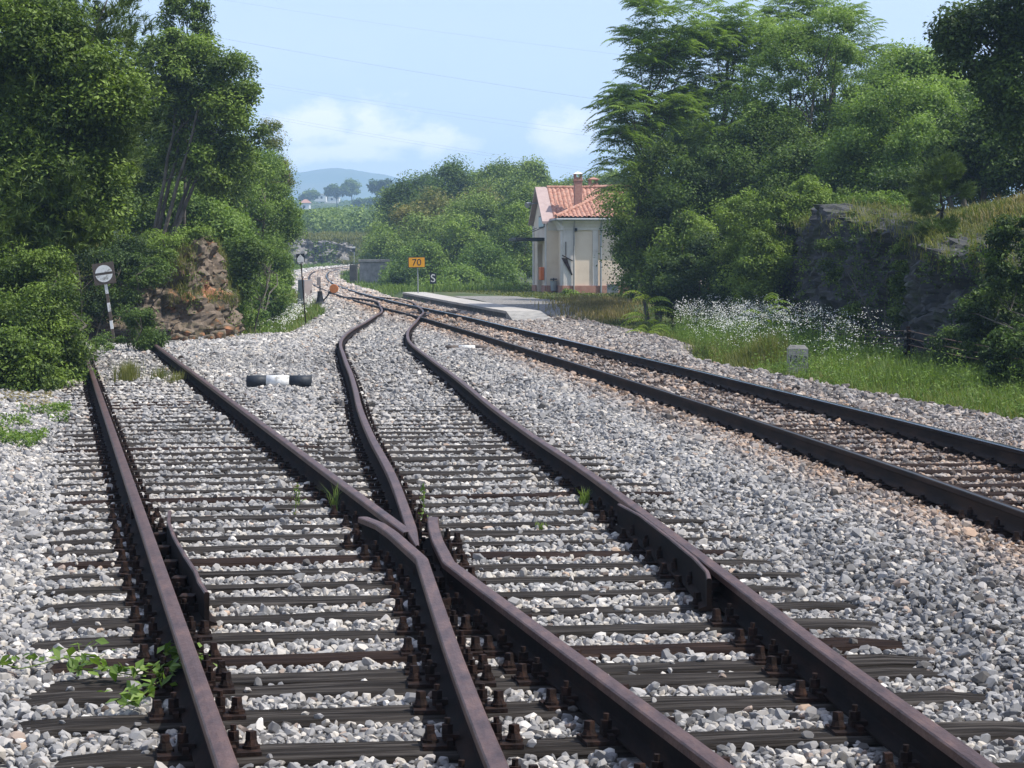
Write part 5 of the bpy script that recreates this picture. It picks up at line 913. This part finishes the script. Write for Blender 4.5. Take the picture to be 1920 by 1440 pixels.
def chimney(lab, u, v, z0, z1, w_, cap):
    g = Geo(); g.box((u, v, (z0 + z1 - .42) / 2), (w_, w_, z1 - .42 - z0)); g.box((u, v, z1 - .42), (w_ + .08, w_ + .08, .07))
    for a in (-1, 1):
        for b_ in (-1, 1): g.box((u + a * w_ * .4, v + b_ * w_ * .4, z1 - .24), (.09, .09, .30))
    g.box((u, v, z1 - .33), (w_ * .98, w_ * .98, .12)); ch = g.build('chimney', [M['brick']], roof, bevel=.006); ch['label'] = lab
    g = Geo(); g.box((u, v, z1 - .04), (w_ + .16, w_ + .16, .12), top=(.08, .08)); g.build('cap', [M[cap]], ch)
chimney('brick chimney with a white pyramid cap', 1.05, 1.75, 4.3, 5.98 + .42, .38, 'white'); chimney('second brick chimney', 2.35, 4.6, 4.9, 6.25, .45, 'brick')
g = Geo(); g.box((-1.35, 3.4, 2.98), (1.5, 2.6, .16)); cano = part(g, 'canopy', 'dark_metal', .01)
g = Geo(); g.tube([(-.65, 2.3, 3.6), (-1.9, 2.3, 3.06)], .018, 6); g.tube([(-.65, 4.5, 3.6), (-1.9, 4.5, 3.06)], .018, 6); g.build('tie_rod', [M['dark_metal']], cano)
g = Geo(); g.box((-.66, 2.9, 3.88), (.05, 1.6, .5)); sg_ = part(g, 'name_board', 'signwhite', .005); g = Geo(); g.box((-.64, 2.9, 3.88), (.04, 1.72, .6)); g.build('board_frame', [M['dark_metal']], sg_)
g = Geo(); g.tube([(-.62, 4.6, 4.9), (-.95, 4.6, 4.85)], .03, 6); g.tube([(-.95, 4.6, 4.9), (-1.2, 4.45, 4.78)], [.05, .17], 10); part(g, 'loudspeaker', 'galv')
g = Geo(); g.box((.12, -.10, 2.32), (.035, .03, 1.0)); g.box((.20, -.10, 2.0), (.62, .025, .05), 0); g.V[-1] = (g.V[-1] - (.2, -.1, 2.0)) @ np.array(Matrix.Rotation(R(28), 3, 'Y')).T + (.2, -.1, 2.0)
g.poly([(-.12, -.12, 2.02), (.18, -.12, 1.98), (.46, -.12, 1.16), (.40, -.12, 1.14)], (0, .03, 0)); tag(g.build('wall_anchor', [M['iron']]), 'rusty iron bracket shaped like an arrow hanging on the station corner', 'bracket').matrix_world = st.matrix_basis if False else Matrix.Translation(st.location) @ Matrix.Rotation(math.atan(.14), 4, 'Z')
g = Geo(); g.box((.62, -.16, 3.42), (.12, .16, .16)); part(g, 'wall_lamp', 'dark_metal', .01)
ux = lambda u, v, z: (Matrix.Translation(st.location) @ Matrix.Rotation(math.atan(.14), 4, 'Z') @ Vector((u, v, z)))
g = Geo(); g.box((0, 0, .0), (.20, .62, .66)); o = g.build('ticket_machine', [M['orange']], bevel=.03); o.location = ux(-.80, 2.0, 1.22); o.rotation_euler = (0, 0, math.atan(.14)); tag(o, 'orange box mounted on the station gable wall by the door', 'ticket box')
tb = thing('litter_bin', 'grey litter bin hanging on the station side wall', 'bin', ux(-.28, 1.28, .35))
g = Geo(); g.tube([(0, 0, 0), (0, 0, .5)], [.15, .18], 14); g.build('body', [M['galv']], tb, smooth=False)
g = Geo(); g.tube([(0, 0, .56), (0, 0, .62)], [.19, .17], 14); g.box((0, .15, .4), (.05, .06, .5)); g.build('lid', [M['dark_metal']], tb)
ca = thing('utility_cabinet', 'pale grey utility cabinet half hidden by leaves at the station wall', 'cabinet', ux(2.35, -.9, -.2))
g = Geo(); g.box((0, 0, .42), (.55, .4, .85)); g.build('housing', [M['grey_metal']], ca, bevel=.01); g = Geo(); g.box((0, 0, .87), (.62, .47, .05)); g.build('top', [M['concrete']], ca, bevel=.005)

# ------------------------------------------------------------------ platform
pf = [(-.16, 70.0, 958), (-5.55, 108.)]
def edge(t, o, z):       # along the platform front, o metres to the right
    a = np.array([-.20, 70.0]); b_ = np.array([-5.55, 108.]); d = (b_ - a) / np.linalg.norm(b_ - a); n_ = np.array([d[1], -d[0]]); q = a + (b_ - a) * t + n_ * o; return (q[0], q[1], float(zg(q[1])) + z)
pl = thing('platform', 'low concrete platform edge between the main line and the station', 'platform', edge(0, 0, 0)); o0 = np.array(edge(0, 0, 0))
g = Geo(); tt_ = np.linspace(0, 1, 13)
for i in range(12):
    q = [edge(tt_[i], .03, -.32), edge(tt_[i], .03, .10), edge(tt_[i + 1], .03, .10), edge(tt_[i + 1], .03, -.32)]; q2 = [edge(tt_[i], .35, -.32), edge(tt_[i], .35, .10), edge(tt_[i + 1], .35, .10), edge(tt_[i + 1], .35, -.32)]
    g.add(np.array(q + q2) - o0, [(0, 1, 2, 3), (7, 6, 5, 4), (0, 4, 5, 1), (3, 2, 6, 7), (1, 5, 6, 2)])
g.build('front_wall', [M['concrete_dark']], pl)
g = Geo()
for i in range(12):
    q = [edge(tt_[i] + .0006, 0, .102), edge(tt_[i + 1] - .0006, 0, .102), edge(tt_[i + 1] - .0006, 1.15, .102), edge(tt_[i] + .0006, 1.15, .102)]; g.add(np.concatenate([np.array(q) - o0, np.array(q) - o0 + (0, 0, .085)]), [(3, 2, 1, 0), (4, 5, 6, 7), (0, 1, 5, 4), (1, 2, 6, 5), (2, 3, 7, 6), (3, 0, 4, 7)])
g.build('deck', [M['deck']], pl)
g = Geo(); q = [edge(0, 0, .187), edge(0, 1.15, .187), edge(-.055, 1.3, -.10), edge(-.055, .05, -.22), edge(0, 0, -.3), edge(0, 1.15, -.3)]; g.add(np.array(q) - o0 - (0, .004, 0), [(3, 2, 1, 0), (0, 4, 3), (1, 2, 5), (4, 5, 2, 3)]); g.build('ramp', [M['concrete']], pl)

# ------------------------------------------------------------------ signs, signals, posts
def post_sign(name, label, cat, px, Y, base_py, lean, parts):
    b = P(px, base_py, Y); return thing(name, label, cat, tuple(b), rot=(0, lean, 0))
# white disc stop sign at the end of the siding
s1 = post_sign('stop_sign', 'leaning square stop board with a white disc on a striped post', 'sign', 214, 48.5, 642, -R(8.2), 0)
Lp = 1.34; bd = [0, .31, .50, .71, .91, 1.12, 1.34]
for i in range(6):
    g = Geo(); g.box((0, 0, (bd[i] + bd[i + 1]) / 2), (.065, .03, bd[i + 1] - bd[i] - .0004)); g.build('post_band', [M['white'] if i % 2 else M['sign_brown']], s1)
g = Geo(); g.box((0, -.03, Lp + .24), (.49, .016, .49)); sb = g.build('board', [M['sign_brown']], s1, bevel=.003)
for sg in (-1, 1):
    th = np.linspace(0, math.pi, 22) if sg > 0 else np.linspace(math.pi, 2 * math.pi, 22); pts = [(math.cos(a) * .195, -.040, Lp + .24 + math.sin(a) * .195) for a in th]; pts = [(x, y, max(z, Lp + .24 + .028) if sg > 0 else min(z, Lp + .24 - .028)) for x, y, z in pts]
    g = Geo(); g.poly(pts[::-1], (0, -.004, 0)); g.build('half_disc', [M['white']], sb)
# pentagon board in front of the grey cabinet
s2 = post_sign('marker_sign', 'white pentagon on a dark square board atop a thin leaning rusty post', 'sign', 574, 67, 618, -R(4.4), 0)
g = Geo(); g.tube([(0, 0, -.15), (0, 0, 2.1)], .022, 6); g.build('post', [M['iron']], s2)
g = Geo(); g.box((0, -.03, 2.25), (.26, .012, .28)); b2 = g.build('board', [M['black']], s2); g = Geo(); g.poly([(-.105, -.040, 2.12), (.105, -.040, 2.12), (.105, -.040, 2.25), (0, -.040, 2.37), (-.105, -.040, 2.25)], (0, -.004, 0)); g.build('pentagon', [M['white']], b2)
# speed sign 70
s3 = post_sign('speed_sign', 'yellow speed board reading 70 on a thin post behind the platform', 'sign', 784, 105, 552, -R(1), 0)
g = Geo(); g.tube([(0, 0, -.2), (0, 0, 1.4)], .028, 8); g.build('post', [M['galv']], s3)
g = Geo(); g.box((-.04, -.04, 1.58), (.84, .02, .53)); b3 = g.build('border', [M['black']], s3, bevel=.004); g = Geo(); g.box((-.04, -.055, 1.58), (.78, .012, .47)); g.build('panel', [M['yellow']], b3)
text('numerals', '70', .47, M['black'], b3, (-.04, -.064, 1.565), (R(90), 0, 0), .002)
s4 = post_sign('whistle_sign', 'small dark board with a white S on a rusty post', 'sign', 812, 106, 553, 0, 0)
g = Geo(); g.tube([(0, 0, -.2), (0, 0, .65)], .022, 6); g.build('post', [M['iron']], s4); g = Geo(); g.box((0, -.03, .82), (.32, .015, .53)); b4 = g.build('board', [M['black']], s4)
text('letter', 'S', .56, M['white'], b4, (0, -.041, .81), (R(90), 0, 0), .003)
s5 = thing('signal', 'tiny signal with a white plate on a grey pole at the far curve', 'signal', tuple(P(664, 503, 246)))
g = Geo(); g.tube([(0, 0, -.3), (0, 0, 2.0)], .04, 6); g.build('pole', [M['galv']], s5); g = Geo(); g.box((-.05, 0, 2.1), (.34, .1, .42)); g.build('head', [M['dark_metal']], s5); g = Geo(); g.box((-.05, -.06, 2.42), (.38, .03, .2)); g.build('plate', [M['white']], s5)
# switch lever
lv = thing('switch_lever', 'black cast switch lever with a round orange counterweight', 'switch lever', tuple(P(600, 578, 93.5)))
g = Geo(); g.tube([(0, 0, 0), (0, 0, .12), (0, 0, .3), (0, 0, .55), (0, 0, .75)], [.40, .34, .17, .12, .10], 12); g.build('pedestal', [M['dark_metal']], lv)
g = Geo(); g.tube([(.02, 0, .2), (.3, -.05, .5), (.48, -.08, .78)], .035, 6); am = g.build('arm', [M['dark_metal']], lv)
g = Geo(); g.tube([(.62, -.16, .86), (.62, -.04, .86)], .20, 20); g.build('counterweight', [M['lever_orange']], am, bevel=.02)
g = Geo(); g.tube([(0, 0, .7), (0, 0, 1.35)], .03, 6); g.build('indicator_post', [M['dark_metal']], lv); g = Geo(); g.box((-.06, -.03, 1.18), (.16, .03, .36)); g.build('indicator_plate', [M['pink_metal']], lv)
g = Geo(); g.box((0, 0, 0), (1.75, .24, .13)); o = g.build('concrete_sleeper', [M['concrete']], bevel=.01); o.location = P(566, 572, 93.6); tag(o, 'pale concrete beam lying beside the switch lever', 'beam')
g = Geo(); a = np.array([xC(90) * 0 + PX(630, 93), 93, float(zg(93)) - .06]); e_ = np.array([float(xC(89)) + .3, 89.0, float(zg(89)) - .10]); g.tube([a, e_], .03, 6); g.tube([a + (0, -.3, -.02), e_ + (0, -.3, -.02)], .022, 6); tag(g.build('switch_rod', [M['iron']]), 'rusty switch rods running from the lever to the curved rail', 'rod')
# grey lineside cabinet turned corner-on
cb = thing('lineside_cabinet', 'grey lineside cabinet standing corner-on behind the pentagon sign', 'cabinet', tuple(P(572, 573, 90)), rot=(0, 0, R(40)))
g = Geo(); g.box((0, 0, .58), (.44, .44, 1.02)); g.build('housing', [M['grey_metal']], cb, bevel=.01)
g = Geo(); g.box((.0, -.229, .58), (.40, .016, .96)); d_ = g.build('door', [M['pink_metal']], cb); g = Geo(); g.box((.14, -.245, .6), (.03, .02, .1)); g.build('handle', [M['dark_metal']], d_)
g = Geo(); g.box((0, 0, -.05), (.4, .4, .25)); g.build('plinth', [M['concrete']], cb)
for k, (px, pt, pb, Y, lab) in enumerate([(543, 507, 540, 108, 'weathered wooden post left of the grey cabinet'), (521, 522, 545, 100, 'short leaning stake in the weeds left of the cabinet')]):
    h = (pb - pt) / 4000 * Y + .3; b = P(px, pb, Y); g = Geo(); g.box((0, 0, h / 2 - .3), (.17 - .07 * k, .1, h), top=(.13 - .05 * k, .08)); o = g.build('wooden_post', [M['bark']], bevel=.01); o.location = b; o.rotation_euler = (0, R(2 + 8 * k), 0); tag(o, lab, 'post')
g = Geo(); g.box((0, 0, .55), (.55, .6, 2.3)); o = g.build('concrete_pillar', [M['concrete_dark']], bevel=.02); o.location = P(663, 540, 155); tag(o, 'dark concrete pillar beside the rails at the far curve', 'pillar')
pw = thing('concrete_wall', 'grey concrete parapet wall left of the bright bush', 'wall', tuple(P(707, 520, 162)), rot=(0, 0, R(-6)))
g = Geo(); g.box((0, .4, .35), (2.7, .8, 1.6)); g.build('body', [M['concrete']], pw, bevel=.02); g = Geo(); g.box((0, .38, 1.26), (2.84, 1.0, .2)); g.build('coping', [M['concrete']], pw, bevel=.02); g = Geo(); g.box((.2, .5, -.8), (2.2, .6, .72)); g.build('footing', [M['concrete']], pw, bevel=.02)
# fouling-point markers
def marker(label, pxs, py0, py1, Y, cols, r_):
    b = P((pxs[0] + pxs[-1]) / 2, py1, Y); root = thing('clearance_marker', label, 'marker', tuple(b)); names = ['left_end', 'middle_band', 'right_end']
    for i in range(3):
        a, c = PX(pxs[i], Y) - b[0], PX(pxs[i + 1], Y) - b[0]; g = Geo(); g.tube([(a + .0005, 0, r_), (c - .0005, 0, r_)], r_, 18); o = g.build(names[i], [M[cols[i]]], root)
        for p_ in o.data.polygons: p_.use_smooth = len(p_.vertices) == 4
marker('black and white banded round post lying on the ballast', [463, 500, 543, 584], 703, 727, 31.3, ['black', 'white', 'black'], .092)
marker('small brown and white banded marker lying beside the main line', [835, 860, 891, 917], 648, 657, 45.8, ['sign_brown', 'white', 'sign_brown'], .055)
# buffer beam
A = wood(2.75, .26, .26, 91); g = Geo(); g.grid(A); o = g.build('buffer_beam', [M['timber']]); o.location = P(208, 617, 50.2); o.rotation_euler = (0, 0, R(-1)); tag(o, 'old grey timber beam laid across the end of the siding', 'beam')
A = wood(2.3, .24, .18, 92); g = Geo(); g.grid(A); o = g.build('buffer_beam', [M['timber']]); o.location = P(185, 636, 49.9); o.rotation_euler = (0, 0, R(1)); tag(o, 'lower timber beam under the grey one at the siding end', 'beam')
# kilometre stone
km = thing('kilometre_stone', 'white kilometre stone numbered 1223 in the flowers', 'marker stone', tuple(P(1496, 699, 38.2)), rot=(0, 0, R(-4)))
g = Geo(); g.box((0, .11, .15), (.37, .22, .56)); g.add(np.array([(-.185, 0, .43), (.185, 0, .43), (.185, .22, .43), (-.185, .22, .43), (-.13, .03, .49), (.13, .03, .49), (.13, .19, .49), (-.13, .19, .49)]), [(4, 5, 6, 7), (0, 1, 5, 4), (1, 2, 6, 5), (2, 3, 7, 6), (3, 0, 4, 7)]); g.build('body', [M['concrete']], km)
text('numerals', '1223', .17, M['black'], km, (0, -.004, .24), (R(90), R(6), 0), .002)
# wire pulley posts
def pulley_post(label, px, Y, bottom, top, ph0, ph1):
    b = P(px, bottom, Y); Hh = (bottom - top) / 4000 * Y; root = thing('pulley_post', label, 'post', tuple(b), 'wire pulley posts along the cutting')
    g = Geo(); g.box((0, 0, Hh / 2 - .1), (.07, .06, Hh + .2)); g.build('post', [M['iron']], root)
    z0, z1 = (bottom - ph0) / 4000 * Y, (bottom - ph1) / 4000 * Y
    for i, z in enumerate(np.linspace(z0, z1, 4)):
        g = Geo()
        for s in (-1, 1): g.tube([(s * .05, -.05, z), (s * .095, -.05, z)], [.052, .052], 12); g.tube([(s * .06, -.05, z), (s * .085, -.05, z)], .038, 12)
        g.box((0, -.04, z), (.24, .03, .02)); g.build('pulley', [M['dark_metal']], root)
    return b, Hh
pb1 = pulley_post('pulley post nearest the boulders in front of the dark rock', 1703, 41, 702, 612, 660, 624)
pb2 = pulley_post('pulley post among the white flowers behind the kilometre stone', 1487, 58, 655, 590, 625, 598)
for k, (za, zc) in enumerate([(620, 596), (634, 606), (646, 616)]):
    a = P(2250, 700 + k * 14 - 9, 25); b1 = P(1703, za, 41); b2_ = P(1487, zc, 58); c = P(1350, 600 + k * 7, 76); pts = []
    for q0, q1 in ((a, b1), (b1, b2_), (b2_, c)):
        for t in np.linspace(0, 1, 9)[:-1]: pts.append(q0 + (q1 - q0) * t - np.array([0, 0, .10]) * 4 * t * (1 - t))
    g = Geo(); g.tube(np.array(pts) - (0, .05, 0), .008, 5); tag(g.build('signal_wire', [M['wire']]), ['upper', 'middle', 'lower'][k] + ' rusty wire strung between the pulley posts', 'wire', 'signal wires')
# overhead power lines
for k, (x0, y0, x1, y1, lab) in enumerate([(330, -18, 1200, 103, 'topmost faint power line crossing the sky'), (380, 62, 1260, 202, 'second power line from the top, the darkest one'), (380, 134, 1260, 262, 'upper line of the close pair above the clouds'), (380, 138, 1260, 272, 'lower line of the close pair above the clouds'), (400, 194, 1300, 341, 'upper of the two lowest power lines'), (400, 199, 1300, 346, 'lowest power line over the station roof')]):
    a, b_ = P(x0 - 900, y0 - 110, 330), P(x1 + 900, y1 + 110, 210); t = np.linspace(0, 1, 40)[:, None]
    A0, B0 = P(x0, y0, 290), P(x1, y1, 240); q0, q1 = A0 + (A0 - B0) * .9, B0 + (B0 - A0) * .9; pts = q0 + (q1 - q0) * t; tm = (t - .5) * 2; pts[:, 2] += (tm[:, 0] ** 2) * 3.0 - .6
    g = Geo(); g.tube(pts, .014 if k in (1,) else .009, 4); tag(g.build('power_line', [M['galv']]), lab, 'power line', 'power lines across the sky')
# far houses
def house(label, px, py, Y, w_, h, d, roofc, flat=False, rows_=1):
    b = P(px, py, Y); b[2] -= 1; root = thing('house', label, 'house', tuple(b), 'houses on the far hill'); g = Geo(); g.box((0, d / 2, h / 2), (w_, d, h + 0)); wl = g.build('wall', [M['white']], root)
    for i in range(max(1, int(w_ / 2.4))):
        for j in range(rows_):
            g = Geo(); g.box((-w_ / 2 + (i + .6) * 2.2, -.02, 1.9 + j * 2.6 - (0 if rows_ > 1 else .0)), (.9, .06, 1.1)); g.build('window', [M['dark_metal']], root)
    g = Geo()
    if flat: g.box((0, d / 2, h + .12), (w_ + .5, d + .5, .24)); g.build('roof', [M['plaster_pale']], root)
    else: g.box((0, d / 2, h + .75), (w_ + 1.2, d + 1.2, 1.5), top=(w_ * .35, .4)); g.build('roof', [M[roofc]], root)
house('white house tower with a red roof peeping over the left trees', 572, 392, 840, 3.4, 3.4, 5, 'tile', rows_=1)
house('white flat roofed house on the far hill', 600, 374, 1000, 5.6, 3.4, 6, 'tile', True)
house('low white house right of the flat roofed one', 622, 377, 1010, 7.0, 2.6, 6, 'tile', True)
house('pale gable at the left end of the far houses', 583, 372, 1040, 3, 3.0, 6, 'plaster_pale')

# ------------------------------------------------------------------ blue mountain and the air
mt_ = noisy('forested mountain', [(.02, .05, .02), (.06, .09, .045), (.12, .12, .08)], .004, .95, 0)
prof = np.array([(300, 335), (420, 330), (500, 325), (540, 321), (570, 323), (600, 318), (635, 314), (660, 315), (690, 322), (720, 326), (750, 335), (790, 345), (850, 352), (950, 352), (1040, 345), (1065, 332), (1090, 323), (1130, 330), (1200, 345), (1500, 350), (2100, 345)], float)
pxs = np.linspace(-600, 2600, 260); ytop = np.interp(pxs, prof[:, 0], prof[:, 1]) + (fbm(xy3(pxs, pxs * 0, .02), 3, 4) - .45) * 7; YM = 3000.; rows_m = []
for j, f in enumerate(np.linspace(0, 1, 14)):
    Yj = YM - 700 * (1 - f); zt_ = H - (ytop - 509) / 4000 * YM; zz_ = -5 + (zt_ + 5) * f ** .8 + (fbm(xy3(pxs, np.full_like(pxs, j * 60.), .02), 3, 9) - .45) * 22 * f * (1 - f) * 3
    rows_m.append(np.stack([(pxs - 960) / 4000 * YM, np.full_like(pxs, Yj), zz_], -1))
rows_m.append(np.stack([(pxs - 960) / 4000 * YM, np.full_like(pxs, YM + 300), zt_ * .3], -1))
g = Geo(); g.grid(np.array(rows_m)); tag(g.build('mountain', [mt_], smooth=True), kind='structure')
HZ = 0.00042
hz = bpy.data.materials.new('haze'); hz.use_nodes = True; t = hz.node_tree; t.nodes.clear(); o_ = t.nodes.new('ShaderNodeOutputMaterial'); pv = t.nodes.new('ShaderNodeVolumePrincipled')
pv.inputs['Color'].default_value = (.50, .72, 1.0, 1); pv.inputs['Density'].default_value = HZ; pv.inputs['Anisotropy'].default_value = .0; t.links.new(pv.outputs[0], o_.inputs['Volume'])
g = Geo(); g.box((0, 1500, 90), (5200, 4000, 200)); tag(g.build('haze', [hz]), kind='stuff')
